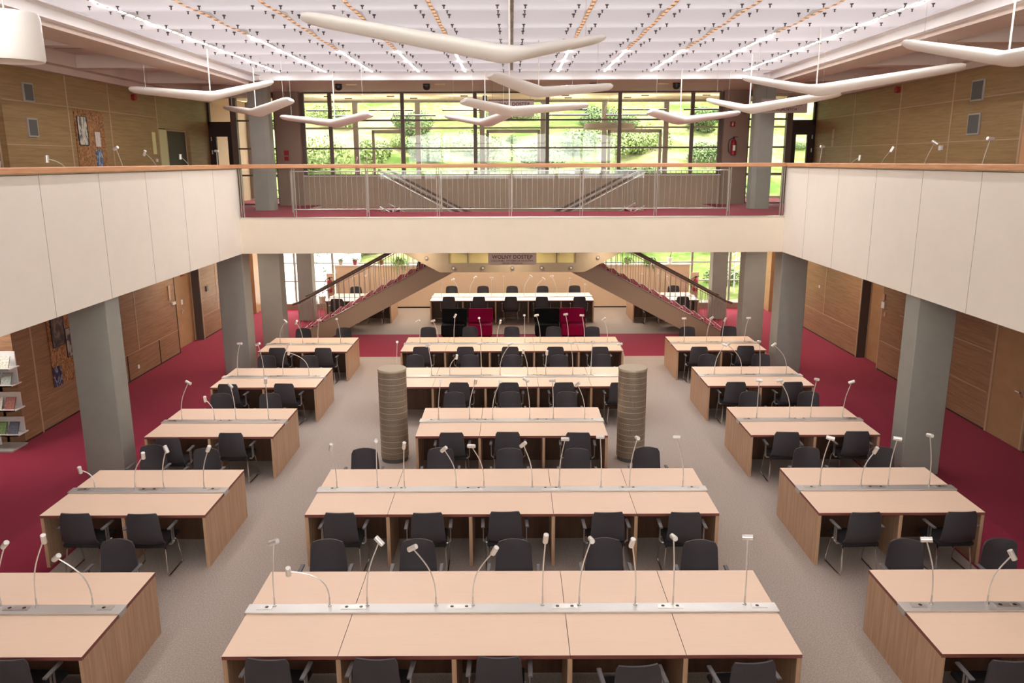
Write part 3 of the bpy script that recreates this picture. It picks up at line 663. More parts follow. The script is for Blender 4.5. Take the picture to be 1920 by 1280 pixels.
# ================================================================ STAIRS
RISE = 2.75/16; RUN = 5.2/16
def flight(name, label, s, x_low, z_low, direction, n, y0, y1, step_mat):
    """direction: +1 climbs toward +x*s"""
    t = thing(name, label, 'stairs', (s*x_low, y0, z_low))
    d = s*direction
    L = n*RUN; Hh = n*RISE
    for yy in (0, y1-y0-.05):
        m = MB()
        p = [(0, -.0), (0, .11), (d*(L), Hh+.11), (d*(L), Hh-.52), (d*.95, -.0)]
        if z_low > 1: p = [(d*-.0, -.50), (0, .10), (d*L, Hh+.05), (d*L, Hh-.35)]
        m.prism(p, 'y', yy, yy+.05); m.build('stringer', M['stringer'], t)
    tm = MB(); tm.box(0, .05, 0, d*(RUN+.03), y1-y0-.05, -.045, 0, 1); tm.box(-d*.0, .04, -RISE+.0, d*.02, y1-y0-.04, -.045, 0)
    tm.box(-d*.012, .051, -.055, d*.0, y1-y0-.051, .004, 2); tm.box(0, .051, -.06, d*RUN*.9, .07, .004, 2)
    tme = tm.mesh('step', [M['red_carpet'], M['red_carpet'], M['white']])
    for k in range(n): link('step', tme, t, (d*RUN*k, 0, RISE*(k+1)))
    return t
def sloped_rail(name, label, s, x0, z0, direction, n, y, h=1.02, per=2, thick=True):
    t = thing(name, label, 'railing', (s*x0, y, z0)); d = s*direction
    L = n*RUN; Hh = n*RISE
    bm_ = MB(); bm_.tube([(0, 0, .03), (0, 0, h-.04)], .009, n=6); bme = bm_.mesh('baluster', M['bar'])
    k = .1
    while k < L:
        link('baluster', bme, t, (d*k, 0, Hh*k/L+.06)); k += RUN/per
    m = MB(); m.tube([(-d*.18, 0, h+.0), (0, 0, h+.06), (d*L, 0, Hh+h+.06)], .034, n=10); m.build('handrail', M['rail_wood' if not thick else 'frame'], t, smooth=True)
    m = MB(); m.tube([(0, 0, h-.03), (d*L, 0, Hh+h-.03)], .011, n=6); m.tube([(0, 0, .1), (d*L, 0, Hh+.1)], .011, n=6); m.build('rail_bar', M['steel'], t)
    m = MB(); m.tube([(0, 0, 0), (0, 0, h+.04)], .02, n=8); m.build('newel_post', M['steel'], t)
    return t
for s, nm in ((-1, 'left'), (1, 'right')):
    flight('staircase', 'lower flight climbing from the %s toward the middle landing, with red carpeted steps' % nm, s, 6.5, 0, -1, 16, 24.0, 25.55, None)
    flight('staircase', 'upper flight rising from the middle landing to the upper floor on the %s' % nm, s, 1.32, 2.75, 1, 7, 22.05, 23.6, None)
    sloped_rail('stair_railing', 'railing with thin bars on the near edge of the lower %s flight' % nm, s, 6.5, 0, -1, 16, 24.0-.03)
    sloped_rail('stair_railing', 'railing with thin bars on the far edge of the lower %s flight' % nm, s, 6.5, 0, -1, 16, 25.55, )
    sloped_rail('stair_railing', 'railing on the near edge of the upper %s flight, seen through the glass' % nm, s, 1.32, 2.75, 1, 7, 22.0, per=2)
    sloped_rail('stair_railing', 'railing on the far edge of the upper %s flight, seen through the glass' % nm, s, 1.32, 2.75, 1, 7, 23.62, per=2)
t = thing('stair_landing', 'bronze grey stair landing hanging under the bridge, with round bolts along its front plate', 'stair landing', (0, 22.0, 2.26))
m = MB(); m.box(-1.3, .04, .40, 1.3, 3.6, .49, 0, 1); m.build('platform', [M['fascia'], M['red_carpet']], t)
m = MB(); m.prism([(-2.0, 0), (2.0, 0), (3.55, .82), (3.55, .95), (2.3, .95), (2.3, .62), (1.75, .62), (1.75, .25), (-1.75, .25), (-1.75, .62), (-2.3, .62), (-2.3, .95), (-3.55, .95), (-3.55, .82)], 'y', -.02, .03)
m.build('front_plate', M['fascia'], t)
m = MB(); m.box(-1.75, .034, .25, 1.75, .05, .95); m.build('translucent_panel', M['olive_glass'], t)
m = MB()
for x in (-1.22, -.2, .2, 1.22): m.box(x-.012, .01, .25, x+.012, .034, .95)
m.build('panel_divider', M['frame'], t)
bm_ = MB(); bm_.tube([(0, 0, 0), (0, -.03, 0)], .055, n=16); bm_.tube([(0, -.03, 0), (0, -.045, 0)], .03, n=12, m=1); bme = bm_.mesh('bolt', [M['frame'], M['steel']], smooth=True)
for x, z in ((-1.62, .12), (-.81, .12), (0, .12), (.81, .12), (1.62, .12), (-2.36, .40), (2.36, .40)): link('bolt', bme, t, (x, -.02, z))
# guard around the stairwell
t = thing('guard_railing', 'guard railing of thin vertical bars around the stairwell behind the bridge', 'railing', (0, 21.8, ZF))
bm_ = MB(); bm_.tube([(0, 0, .08), (0, 0, 1.08)], .009, n=6); bme = bm_.mesh('bar', M['bar'])
k = -5.85
while k < 5.8: link('bar', bme, t, (k, 0, 0)); k += .142
m = MB(); m.tube([(-5.9, 0, .08), (5.8, 0, .08)], .014, n=6); m.tube([(-5.9, 0, 1.08), (5.8, 0, 1.08)], .014, n=6); m.build('rail_bar', M['steel'], t)
pm = MB(); pm.box(-.02, -.02, 0, .02, .02, 1.1); pme = pm.mesh('post', M['bar'])
for x in (-5.9, -3.88, -1.9, 0, 1.9, 3.88, 5.8): link('post', pme, t, (x, 0, 0))
# ================================================================ FURNITURE
ROWY = {'1': 6.64, '2': 9.71, '3': 12.76, '4': 15.77, '5': 18.92, '6': 26.13}
ROWN = {'1': 'nearest', '2': 'second', '3': 'third', '4': 'fourth', '5': 'fifth', '6': 'farthest'}
def desk_name(k):
    r = ROWN[k[1]]
    return {'C': 'the %s centre desk', 'L': 'the %s left desk', 'R': 'the %s right desk'}[k[0]] % r
EXTRA = {'C1': 'five seats wide, at the bottom of the picture', 'C2': 'five seats wide, before the perforated cylinders', 'C3': 'the short three-seat one between the perforated cylinders',
 'C4': 'its ends hidden by the two perforated cylinders', 'C5': 'in front of the black and magenta armchairs', 'C6': 'beneath the stair landing',
 'L1': 'cut by the picture edge', 'R1': 'cut by the picture edge', 'L2': 'just before the nearest left column', 'R2': 'just before the nearest right column',
 'L3': 'just past the nearest left column', 'R3': 'just past the nearest right column', 'L4': 'next to the second left column', 'R4': 'next to the second right column',
 'L5': 'at the foot of the left stairs', 'R5': 'at the foot of the right stairs', 'L6': 'seen through the left stair railing', 'R6': 'seen through the right stair railing'}
plate_cache = {}
def plate(double):
    if double not in plate_cache:
        w_ = .13 if double else .075
        m = MB(); m.box(-w_, -.038, 0, w_, .038, .006, 0)
        for x in ((-w_+.055, w_-.055) if double else (.02,)):
            m.box(x-.04, -.03, .006, x+.04, .03, .009, 0)
            m.tube([(x, 0, .007), (x, 0, .0105)], .019, m=1, n=12)
        plate_cache[double] = m.mesh('socket_plate', [M['steel'], M['black']])
    return plate_cache[double]
panel_cache = {}
def make_desk(k):
    y0 = ROWY[k[1]]; yc = y0+.79
    if k[0] == 'C': x0, x1, units, mods = (-2.73, 2.70, 5, (1,2,1,1))
    if k == 'C3': x0, x1, units, mods = (-1.64, 1.60, 3, (1,2))
    if k[0] == 'L': x0, x1, units, mods = (-6.20, -4.03, 2, (2,))
    if k[0] == 'R': x0, x1, units, mods = (4.00, 6.18, 2, (2,))
    xc = (x0+x1)/2; hw = (x1-x0)/2; u = 2*hw/units
    t = thing('reading_desk', '%s double-sided beech desk, %s' % (desk_name(k)[4:], EXTRA[k]), 'desk', (xc, yc, 0), group='double-sided reading desks')
    X = -hw
    for mo in mods:
        a, b_ = X+.003, X+mo*u-.003; X += mo*u
        for (ya, yb_) in ((-.79, -.07), (.07, .79)):
            m = MB(); m.box(a, ya, .712, b_, yb_, .75, 1, 0)
            m.build('tabletop', [M['top'], M['edge']], t)
    m = MB(); m.box(-hw-.012, -.072, .70, hw+.012, .072, .765, 0); m.box(-hw-.014, -.085, .752, hw+.014, .085, .772, 0)
    m.build('cable_channel', M['alu'], t, bevel=.003)
    for i in range(units+1):
        x = -hw+i*u
        if i == 0: link('socket_plate', plate(False), t, (x+.17, .01, .772))
        elif i == units: link('socket_plate', plate(False), t, (x-.17, .01, .772), PI)
        else: link('socket_plate', plate(True), t, (x, .01, .772))
        end = i in (0, units)
        key = 'end' if end else 'div'
        if key not in panel_cache:
            m = MB(); m.box(-.0225, -.775, 0, .0225, .775, .712); panel_cache[key] = m.mesh('side_panel', M['panel'])
        xx = x+(.0225 if i == 0 else -.0225 if i == units else 0)
        link('end_panel' if end else 'divider_panel', panel_cache[key], t, (xx, 0, 0))
    m = MB(); m.box(-hw+.05, -.012, .02, hw-.05, .012, .71); m.build('modesty_panel', M['shade_panel'], t)
    return t
for k in ('C1','C2','C3','C4','C5','C6','L1','L2','L3','L4','L5','L6','R1','R2','R3','R4','R5','R6'): make_desk(k)

# chairs -----------------------------------------------------------------
def chair_meshes():
    d = {}
    # backrest: tapered, bowed shell
    nu, nv = 10, 9; V = []; F = []
    def pt(u, v, off):
        half = .232-.036*v
        if v > .85: half -= .022*((v-.85)/.15)**2
        if v < .12: half -= .05*(1-v/.12)
        x = u*half
        z = .41+.515*v - .016*max(0, v-.8)/.2*(u*u)
        if v < .25: z += .0
        y = -.225-.07*v+.05*u*u*(.6+.4*v)-.035*math.sin(PI*min(1, v*1.1)) * 0.5
        if v < .18: y += (.18-v)*.55
        return (x, y-off, z)
    for off in (0, .02):
        for j in range(nv+1):
            for i in range(nu+1): V.append(pt(-1+2*i/nu, j/nv, off))
    n1 = (nu+1)*(nv+1)
    for j in range(nv):
        for i in range(nu):
            a = j*(nu+1)+i; F.append((a, a+1, a+nu+2, a+nu+1)); F.append((n1+a, n1+a+nu+1, n1+a+nu+2, n1+a+1))
    for i in range(nu):
        F.append((i, n1+i, n1+i+1, i+1)); a = nv*(nu+1)+i; F.append((a, a+1, n1+a+1, n1+a))
    for j in range(nv):
        a = j*(nu+1); F.append((a, a+nu+1, n1+a+nu+1, n1+a)); a += nu; F.append((a, n1+a, n1+a+nu+1, a+nu+1))
    m = MB(); m.v = V; m.f = F; m.m = [0]*len(F); d['back'] = m.mesh('backrest', M['shell'], smooth=True)
    m = MB(); pr = []
    for (a, b_, z) in ((.215, .21, .405), (.232, .225, .42), (.232, .225, .45), (.215, .21, .47)):
        pr.append([(-a, -b_+.01, z), (a, -b_+.01, z), (a, b_+.02, z-.01), (-a, b_+.02, z-.01)])
    for q in pr: m.v += q
    for k in range(3):
        for i in range(4): m.f.append((k*4+i, k*4+(i+1) % 4, k*4+4+(i+1) % 4, k*4+4+i)); m.m.append(0)
    m.f += [(3,2,1,0), (12,13,14,15)]; m.m += [0,0]
    d['seat'] = m.mesh('seat', M['seat'], smooth=True, bevel=.0)
    for s, nm in ((-1, 'l'), (1, 'r')):
        m = MB(); m.box(s*.262, -.19, .645, s*.308, .08, .668); d['arm'+nm] = m.mesh('armrest', M['armpad'], bevel=.006)
        m = MB(); m.box(s*.278, -.11, .43, s*.286, -.085, .646); m.box(s*.278, -.06, .43, s*.286, -.035, .646)
        m.tube([(s*.21, -.07, .40), (s*.25, -.07, .395), (s*.283, -.07, .43)], .011, n=6); d['br'+nm] = m.mesh('bracket', M['steel'])
        m = MB()
        m.tube([(s*.17, .05, .395), (s*.20, -.13, .395), (s*.215, -.175, .375), (s*.235, -.225, .05), (s*.237, -.215, .018), (s*.24, -.19, .011), (s*.25, .19, .011), (s*.25, .215, .02), (s*.25, .22, .05), (s*.243, .13, .37), (s*.235, .10, .395), (s*.17, .05, .397)], .0105, n=8)
        d['leg'+nm] = m.mesh('sled_leg', M['chrome'], smooth=True)
    return d
CM = chair_meshes()
def make_chair(loc, rz, label, group):
    t = thing('armchair', label, 'chair', loc, rz, group)
    link('backrest', CM['back'], t); link('seat', CM['seat'], t)
    for s in 'lr':
        a = link('armrest', CM['arm'+s], t); link('bracket', CM['br'+s], a)
        link('sled_leg', CM['leg'+s], t)
    return t
O5 = ['leftmost', 'second from left', 'middle', 'fourth from left', 'rightmost']
def ordw(i, n):
    if n == 1: return 'only one in view'
    if n == 2: return ['left of the two', 'right of the two'][i]
    if n == 3: return ['leftmost of three', 'middle of three', 'rightmost of three'][i]
    if n == 4: return ['leftmost of four', 'second of four from left', 'third of four from left', 'rightmost of four'][i]
    return O5[i] if n == 5 else ordn[i]+' from left'
proto = None
for k, lst in CHAIRS.items():
    lst = sorted(lst)
    for i, (x, y, yaw) in enumerate(lst):
        near = k[2] == 'n'
        rz = math.radians(yaw)+(0 if near else PI)
        yy = y+(.30 if near else -.30)
        xx = x
        lab = 'black armchair on the %s side of %s, %s' % ('near' if near else 'far', desk_name(k[:2]), ordw(i, len(lst)))
        grp = 'black armchairs at the reading desks'
        if proto is None: proto = make_chair((xx, yy, 0), rz, lab, grp)
        else: copy_thing(proto, (xx, yy, 0), rz, lab, grp)

# gooseneck lamps ----------------------------------------------------------
m = MB(); m.tube([(0,0,0), (0,0,.012), (0,0,.013), (0,0,.10)], .02, n=10, radii=[.02,.02,.009,.008]); base_me = m.mesh('base', M['steel'], smooth=True)
m = MB(); m.tube([(-.055,0,0), (-.052,0,0), (.052,0,0), (.055,0,0)], .027, n=16, radii=[.024,.0275,.0275,.024]); m.tube([(.0551,0,0), (.0555,0,0)], .02, m=1, n=14)
head_me = m.mesh('lamp_head', [M['lamp_metal'], M['white']], smooth=True)
def neck_mesh(hp, length=.74):
    p0 = Vector((0,0,.09)); p3 = Vector(hp); ch = p3-p0; c = ch.normalized(); up = Vector((0,0,1))
    t_ = (c*2*c.dot(up)-up).normalized()       # mirror of the upright start about the chord
    L = ch.length; t2 = (t_+c*.6).normalized()
    pts = bez(p0, p0+up*L*.48, p3-t2*L*.34, p3, 14)
    m = MB(); m.tube(pts, .0072, n=7); return m.mesh('neck', M['lamp_metal'], smooth=True)
def make_lamp(loc, hp, ang, label, group, length=.74, flip=False):
    t = thing('gooseneck_lamp', label, 'lamp', loc, 0, group)
    link('base', base_me, t); link('neck', neck_mesh(hp, length), t)
    h = link('lamp_head', head_me, t, hp)
    d = Vector((.12, -1, .2)) if ang is None else Vector((math.cos(math.radians(ang)), -.35, math.sin(math.radians(ang))))
    h.rotation_euler = d.to_track_quat('X', 'Z').to_euler()
    return t
def lean(dx): return 'leaning left' if dx < -.1 else 'leaning right' if dx > .1 else 'nearly upright'
for k, lst in LAMPS.items():
    y = ROWY[k[1]]+.79+.015
    lst = sorted(lst)
    for i, (x, dx, dy, hz, ang) in enumerate(lst):
        make_lamp((x, y+.03, .772), (dx, dy-.03, hz-.772), ang, 'silver gooseneck lamp on %s, %s, %s' % (desk_name(k), ordw(i, len(lst)), lean(dx)), 'gooseneck desk lamps')
# counters and lamps along the galleries (behind the parapets)
for s, nm in ((-1, 'left'), (1, 'right')):
    t = thing('reading_counter', 'narrow beech counter running behind the %s gallery parapet, under its lamps' % nm, 'counter', (s*7.12, 15.3, ZF))
    m = MB(); m.box(-.32, -4.6, .71, .32, 4.9, .75, 1, 0); m.build('tabletop', [M['top'], M['edge']], t)
    for y in (-4.55, -1.4, 1.75, 4.85):
        m = MB(); m.box(-.3, y-.02, 0, .3, y+.02, .71); m.build('side_panel', M['panel'], t)
    for i, (y, dy, hz, ang) in enumerate(BALCONY_LAMPS[nm]):
        z0 = ZF+.75
        tt = thing('gooseneck_lamp', 'gooseneck lamp rising above the %s gallery rail, %s from the near end' % (nm, ordn[i if s < 0 else len(BALCONY_LAMPS[nm])-1-i]), 'lamp', (s*7.1, y+ (0 if y > 11 else .0), z0), 0, 'lamps on the gallery counters')
        link('base', base_me, tt); hp = (0, dy, hz-z0); link('neck', neck_mesh(hp, .86), tt)
        h = link('lamp_head', head_me, tt, hp)
        d = Vector((-s*1, -.2, .1)) if ang is None else Vector((math.cos(math.radians(ang))*.8, -math.cos(math.radians(ang))*.3, math.sin(math.radians(ang))))
        h.rotation_euler = d.to_track_quat('X', 'Z').to_euler()
t = thing('window_counter', 'long counter behind the upper glass partition, carrying small lamps', 'counter', (0, 26.2, ZF))
m = MB(); m.box(-6.4, -.3, .74, 6.6, .35, .78, 1, 0); m.build('tabletop', [M['top'], M['edge']], t)
for x in (-6.3, -3.1, .1, 3.3, 6.5): m = MB(); m.box(x-.02, -.28, 0, x+.02, .33, .74); m.build('side_panel', M['panel'], t)
for i, (x, z) in enumerate(WINDOW_LAMPS):
    tt = make_lamp((x-.08, 26.2, ZF+.78), (.08, 0, z-ZF-.78), 45 if i % 2 else 70, 'small dark lamp behind the upper glass partition, %s from left' % ordn[i], 'small lamps behind the upper glass', length=.72)
for i, (x, w_, h_, mt, lab) in enumerate(((1.62, .30, .16, 'white', 'white paper box on the sill counter right of the middle'), (2.25, .46, .30, 'grey_frame', 'grey box standing on the sill counter behind the glass'), (3.75, .42, .26, 'navy', 'dark blue box on the sill counter near the right stair rail'))):
    m = MB(); m.box(x-w_/2, 26.1, ZF+.78, x+w_/2, 26.3, ZF+.78+h_); m.box(x-w_/2-.01, 26.09, ZF+.78+h_, x+w_/2+.01, 26.31, ZF+.80+h_)
    tag(m.build('storage_box', M[mt]), lab, 'box')

# perforated air columns --------------------------------------------------
for x, nm in ((-2.13, 'left'), (2.12, 'right')):
    t = thing('air_diffuser', '%s perforated metal air cylinder standing on the carpet beside the third centre desk' % nm, 'air vent', (x, 13.66, 0), group='perforated air cylinders')
    m = MB(); m.lathe([(.235, 0), (.235, .075)], n=40); m.build('plinth', M['dark_grey'], t, smooth=True)
    m = MB(); m.lathe([(.25, .075), (.25, 1.67)], n=48); m.build('perforated_shell', M['perf'], t, smooth=True)
    m = MB(); m.lathe([(.252, 1.66), (.256, 1.665), (.256, 1.69), (.248, 1.70)], n=48); m.build('lid', M['ring'], t, smooth=True)
    hm = MB(); hm.lathe([(.2515, -.005), (.2525, 0), (.2515, .005)], n=48); hme = hm.mesh('hoop', M['ring'], smooth=True)
    for k in range(14): link('hoop', hme, t, (0, 0, .19+.105*k))

# upholstered armchairs ------------------------------------------------------
def pouf(x, mat, lab):
    t = thing('lounge_chair', lab, 'armchair', (x, 24.12, 0), group='low lounge chairs')
    m = MB(); m.box(-.37, -.38, .06, .37, .40, .40); m.build('seat_block', M[mat], t, bevel=.035, smooth=True)
    m = MB(); m.prism([(.20, .36), (.36, .36), (.42, .80), (.28, .80)], 'x', -.385, .385); m.build('backrest', M[mat], t, bevel=.03, smooth=True)
    for a in (-.3, .3):
        for b_ in (-.3, .32): m = MB(); m.tube([(a, b_, 0), (a, b_, .07)], .02, n=8); m.build('foot', M['black'], t)
pouf(-1.80, 'black_fabric', 'black lounge chair left of a magenta one, behind the fifth centre desk, left pair')
pouf(-.99, 'magenta', 'magenta lounge chair of the left pair behind the fifth centre desk')
pouf(1.06, 'black_fabric', 'black lounge chair of the right pair behind the fifth centre desk')
pouf(1.85, 'magenta', 'magenta lounge chair of the right pair, behind the fifth centre desk, on the right')

# boomerang luminaires ----------------------------------------------------------
WN = ['largest, high in the middle of the picture', 'over the left gallery edge, upper left', 'small one beside the upper left column', 'over the left windows, lowest on the left', 'in the middle, just under the largest',
      'in front of the upper sign', 'small one hanging behind the middle one, left of the sign', 'small one right of the sign, before the right windows', 'beside the upper right column, lower of the overlapping pair', 'long one crossing above the upper right column', 'cut off by the right picture edge']
def wing(tl, e, tr, lab):
    e = Vector(e); tl = Vector(tl)-e; tr = Vector(tr)-e
    t = thing('boomerang_lamp', 'white boomerang-shaped pendant lamp, '+lab, 'pendant lamp', e, group='boomerang pendant lamps')
    # path tip - elbow - tip with a rounded elbow; chord and thickness taper
    a = tl*.07; b_ = tr*.07
    pts = [tl, tl*.97, tl*.9, tl*.7, tl*.5, tl*.3, tl*.12]
    mid = [a*(1-k/4)**2+Vector((0,0,0))*2*(k/4)*(1-k/4)+b_*(k/4)**2 for k in range(5)]
    pts = pts+mid+[tr*.12, tr*.3, tr*.5, tr*.7, tr*.9, tr*.97, tr]
    N = len(pts); mb = MB(); n = 20
    nrm = tl.cross(tr).normalized()
    for i, p in enumerate(pts):
        tg = (pts[min(i+1,N-1)]-pts[max(i-1,0)]).normalized()
        side = Vector((0,0,1)).cross(tg).normalized(); side = Matrix.Rotation(math.radians(-16 if (tl.x < tr.x) else 16), 3, tg) @ side; upv = tg.cross(side).normalized()
        f = min(1, (p.length/tl.length if i < N/2 else p.length/tr.length))
        ch = .185-.055*f; th = .088-.028*f
        if i in (0, N-1): ch *= .55; th *= .5
        elif i in (1, N-2): ch *= .88; th *= .85
        for k in range(n):
            an = 2*PI*k/n
            cx_ = math.cos(an); sy = math.sin(an)
            mb.v.append(tuple(p+side*ch*(abs(cx_)**.8)*(1 if cx_ > 0 else -1)+upv*th*(sy if sy > 0 else sy*.8)))
    for i in range(N-1):
        for k in range(n):
            k2 = (k+1) % n; mb.f.append((i*n+k, i*n+k2, (i+1)*n+k2, (i+1)*n+k)); mb.m.append(0)
    mb.f.append(tuple(range(n))); mb.m.append(0); mb.f.append(tuple((N-1)*n+k for k in range(n))); mb.m.append(0)
    mb.build('wing_body', M['wing'], t, smooth=True)
    top = 7.42-e.z
    m = MB(); m.tube([(0,0,.03), (0,0,top)], .012, n=8); m.tube([(0,0,.04), (0,0,.09)], .026, n=10); m.build('rod', M['wing'], t, smooth=True)
    for q in (tl*.8, tr*.8):
        m = MB(); m.tube([q+Vector((0,0,.03)), Vector((q.x, q.y, top))], .0025, n=5); m.build('wire', M['steel'], t)
for (tl, e, tr), lab in zip(WINGS, WN): wing(tl, e, tr, lab)
# white drum shade, upper left corner
t = thing('drum_lamp', 'white drum-shaped lamp hanging at the upper left picture edge', 'pendant lamp', (-5.83, 9.8, 6.40))
m = MB(); m.lathe([(.30, .02), (.355, .0), (.37, .03), (.362, .50), (.345, .53), (.33, .53)], n=48); m.build('lamp_shade', M['wing'], t, smooth=True)
m = MB(); m.tube([(0,0,.5), (0,0,1.0)], .012, n=8); m.build('rod', M['steel'], t)
UPM = emit('added_uplight_glow', (1, .9, .68), 45.0)  # glowing top added to the linear lamps to brighten the cream ceiling
# hanging linear lamps, ring lamp and spots beyond / at the bridge
for i, (x, z) in enumerate(((-6.0, 6.86), (-3.95, 6.86), (-1.55, 6.86), (1.75, 6.86), (4.35, 6.86), (6.35, 6.86), (-5.5, 6.74), (-3.3, 6.74), (1.9, 6.74), (3.9, 6.74))):
    y = 27.2 if i < 6 else 28.1
    t = thing('linear_lamp', 'thin dark linear lamp hanging behind the upper glass partition, %s row, %s from left' % ('upper' if i < 6 else 'lower', ordn[i if i < 6 else i-6]), 'pendant lamp', (x, y, z), group='linear lamps behind the upper glass')
    m = MB(); m.box(-.72, -.03, 0, .72, .03, .045); m.build('lamp_body', M['frame'], t)
    m = MB(); m.poly([(-.70, -.025, .047), (.70, -.025, .047), (.70, .025, .047), (-.70, .025, .047)]); m.build('added_uplight', UPM, t)
    m = MB()
    for q in (-.5, .5): m.tube([(q, 0, .045), (q, 0, 7.34-z)], .004, n=5)
    m.build('wire', M['steel'], t)
    m = MB(); m.box(-.12, -.05, 7.34-z-.03, .12, .05, 7.34-z); m.build('canopy', M['frame'], t)
t = thing('ring_lamp', 'wide shallow drum lamp hanging behind the upper glass, right of the middle', 'pendant lamp', (3.25, 27.6, 6.28))
m = MB(); m.lathe([(.80, 0), (.83, .01), (.83, .17), (.80, .18)], n=48); m.build('lamp_shade', plain('grey_shade', (.45,.38,.30), .6), t, smooth=True)
m = MB()
for a in range(3): m.tube([(.6*math.cos(a*2.1), .6*math.sin(a*2.1), .18), (0, 0, 1.06)], .004, n=5)
m.build('wire', M['steel'], t)
for i, x in enumerate((-4.76, -2.34, 2.24, 4.53)):
    t = thing('ceiling_spotlight', 'black round ceiling spotlight above the bridge, %s from left' % ordn[i], 'spotlight', (x, 23.0, 7.33), group='black spotlights above the bridge')
    m = MB(); m.tube([(0,0,0), (0,0,-.04)], .10, n=16); m.build('mount', M['black'], t)
    m = MB(); m.lathe([(.03, -.17), (.075, -.15), (.10, -.10), (.10, -.05)], n=20); m.build('lamp_head', M['black'], t, smooth=True)
    m = MB(); m.box(.22 if x < 3 else -.5, -.06, -.03, .5 if x < 3 else -.22, .06, 0, 0); tag(m.build('ceiling_fitting', plain('brass_fitting', (.75,.62,.35), .4)), 'small pale ceiling fitting beside the %s black spotlight' % ordn[i], 'ceiling fitting').location = (x, 23.0, 7.33)
t = thing('projector_pole', 'dark ceiling pole with a small black device, left of the upper sign', 'ceiling device', (-.74, 23.0, 6.86))
m = MB(); m.tube([(0,0,.15), (0,0,.47)], .022, n=8); m.build('pole', M['dark_door'], t)
m = MB(); m.box(-.06, -.06, -.08, .06, .06, .15); m.build('device', M['black'], t)

# ---------------------------------------------------------------- signs
def text(s, size, loc, mat, parent, bold=0, name='lettering'):
    cu = bpy.data.curves.new(name, 'FONT'); cu.body = s; cu.size = size; cu.align_x = 'CENTER'; cu.align_y = 'CENTER'; cu.extrude = .001; cu.offset = bold
    cu.space_character = 1.05
    tmp = bpy.data.objects.new(name, cu); C.objects.link(tmp)
    dg = bpy.context.evaluated_depsgraph_get(); me = bpy.data.meshes.new_from_object(tmp.evaluated_get(dg))
    bpy.data.objects.remove(tmp); me.materials.clear(); me.materials.append(mat)
    o = link(name, me, parent, loc); o.rotation_euler = (PI/2, 0, 0); return o
t = thing('hanging_sign', 'mauve sign reading WOLNY DOSTĘP with two smaller lines, under the bridge front', 'sign', (0, 19.85, 2.73))
m = MB(); m.box(-.60, 0, 0, .60, .02, .32); m.build('sign_board', M['sign'], t)
text('WOLNY DOSTĘP', .125, (0, -.003, .195), M['sign_text'], t, .002)
text('CZASOPISMA, INFORMACJA NAUKOWA,', .056, (0, -.003, .10), M['sign_text'], t, .0005)
text('ZBIORY SPECJALNE', .056, (0, -.003, .04), M['sign_text'], t, .0005)
t = thing('hanging_sign', 'mauve sign reading WOLNY DOSTĘP KSIĄŻKI, high above the bridge behind a white lamp', 'sign', (-.01, 22.0, 6.40))
m = MB(); m.box(-.60, 0, 0, .60, .02, .43); m.build('sign_board', M['sign'], t)
m = MB(); m.box(-.60, -.004, .40, .60, .024, .44); m.tube([(-.5, .01, .44), (-.5, .01, .93)], .004, n=5); m.tube([(.5, .01, .44), (.5, .01, .93)], .004, n=5); m.build('hanger', M['frame'], t)
text('WOLNY DOSTĘP', .12, (0, -.003, .315), M['sign_text'], t, .003)
text('KSIĄŻKI', .105, (0, -.003, .20), M['sign_text'], t, .002)
t = thing('hanging_sign', 'mauve sign ending in SPECJALNYCH, right of the upper right column', 'sign', (7.22, 22.0, 6.47))
m = MB(); m.box(-.62, 0, 0, .60, .02, .36); m.build('sign_board', M['sign'], t)
m = MB(); m.tube([(-.5, .01, .36), (-.5, .01, .86)], .004, n=5); m.tube([(.5, .01, .36), (.5, .01, .86)], .004, n=5); m.build('hanger', M['frame'], t)
text('ZBIORÓW', .10, (.22, -.003, .205), M['sign_text'], t, .002)
text('SPECJALNYCH', .10, (.0, -.003, .09), M['sign_text'], t, .002)
m = MB(); m.box(8.62, 25.40, 7.02, 9.0, 25.44, 7.24)
tag(m.build('exit_sign', M['green_sign']), 'dark green emergency sign above the upper right glass door', 'sign')
# extinguishers
def extinguisher(loc, lab, sc=1):
    t = thing('fire_extinguisher', lab, 'fire extinguisher', loc)
    m = MB(); m.lathe([(.06, 0), (.085, .02), (.085, .40), (.06, .46), (.025, .49)], n=20); m.build('cylinder', M['red'], t, smooth=True)
    m = MB(); m.box(-.03, -.02, .49, .03, .02, .54); m.box(-.02, -.015, .54, .12, .015, .56); m.build('valve', M['black'], t)
    m = MB(); m.tube([(-.03, 0, .52), (-.14, -.02, .46), (-.17, -.03, .30), (-.15, -.03, .12), (-.10, -.03, .06)], .012, n=7); m.build('hose', M['black'], t, smooth=True)
    m = MB(); m.box(-.04, -.09, .14, .04, -.084, .30); m.build('label_plate', M['white'], t)
extinguisher((6.80, 25.262, 5.40), 'red fire extinguisher with black hose on the upper right brown pier')
extinguisher((-6.62, 28.735, .62), 'small red fire extinguisher at the left end of the planter wall')
extinguisher((6.64, 28.735, .62), 'small red fire extinguisher at the right end of the planter wall')
for x in (-6.62, 6.64):
    m = MB(); m.box(x-.12, 28.82, 0, x+.12, 28.94, 1.3); tag(m.build('bracket_post', M['beige_wall']), 'short beige post carrying the extinguisher at the %s end of the planter wall' % ('left' if x < 0 else 'right'), 'post')
t = thing('fire_sign', 'small red sign with a white extinguisher symbol above the upper extinguisher', 'sign', (6.76, 25.33, 6.25))
m = MB(); m.box(-.08, 0, 0, .08, .015, .16); m.build('sign_board', M['red'], t)
m = MB(); m.box(-.018, -.003, .03, .018, 0, .11); m.box(-.01, -.003, .115, .025, 0, .13); m.build('symbol', M['white'], t)
t = thing('call_point', 'red fire call point on the upper left brown pier', 'fire call point', (-6.95, 25.33, 5.45))
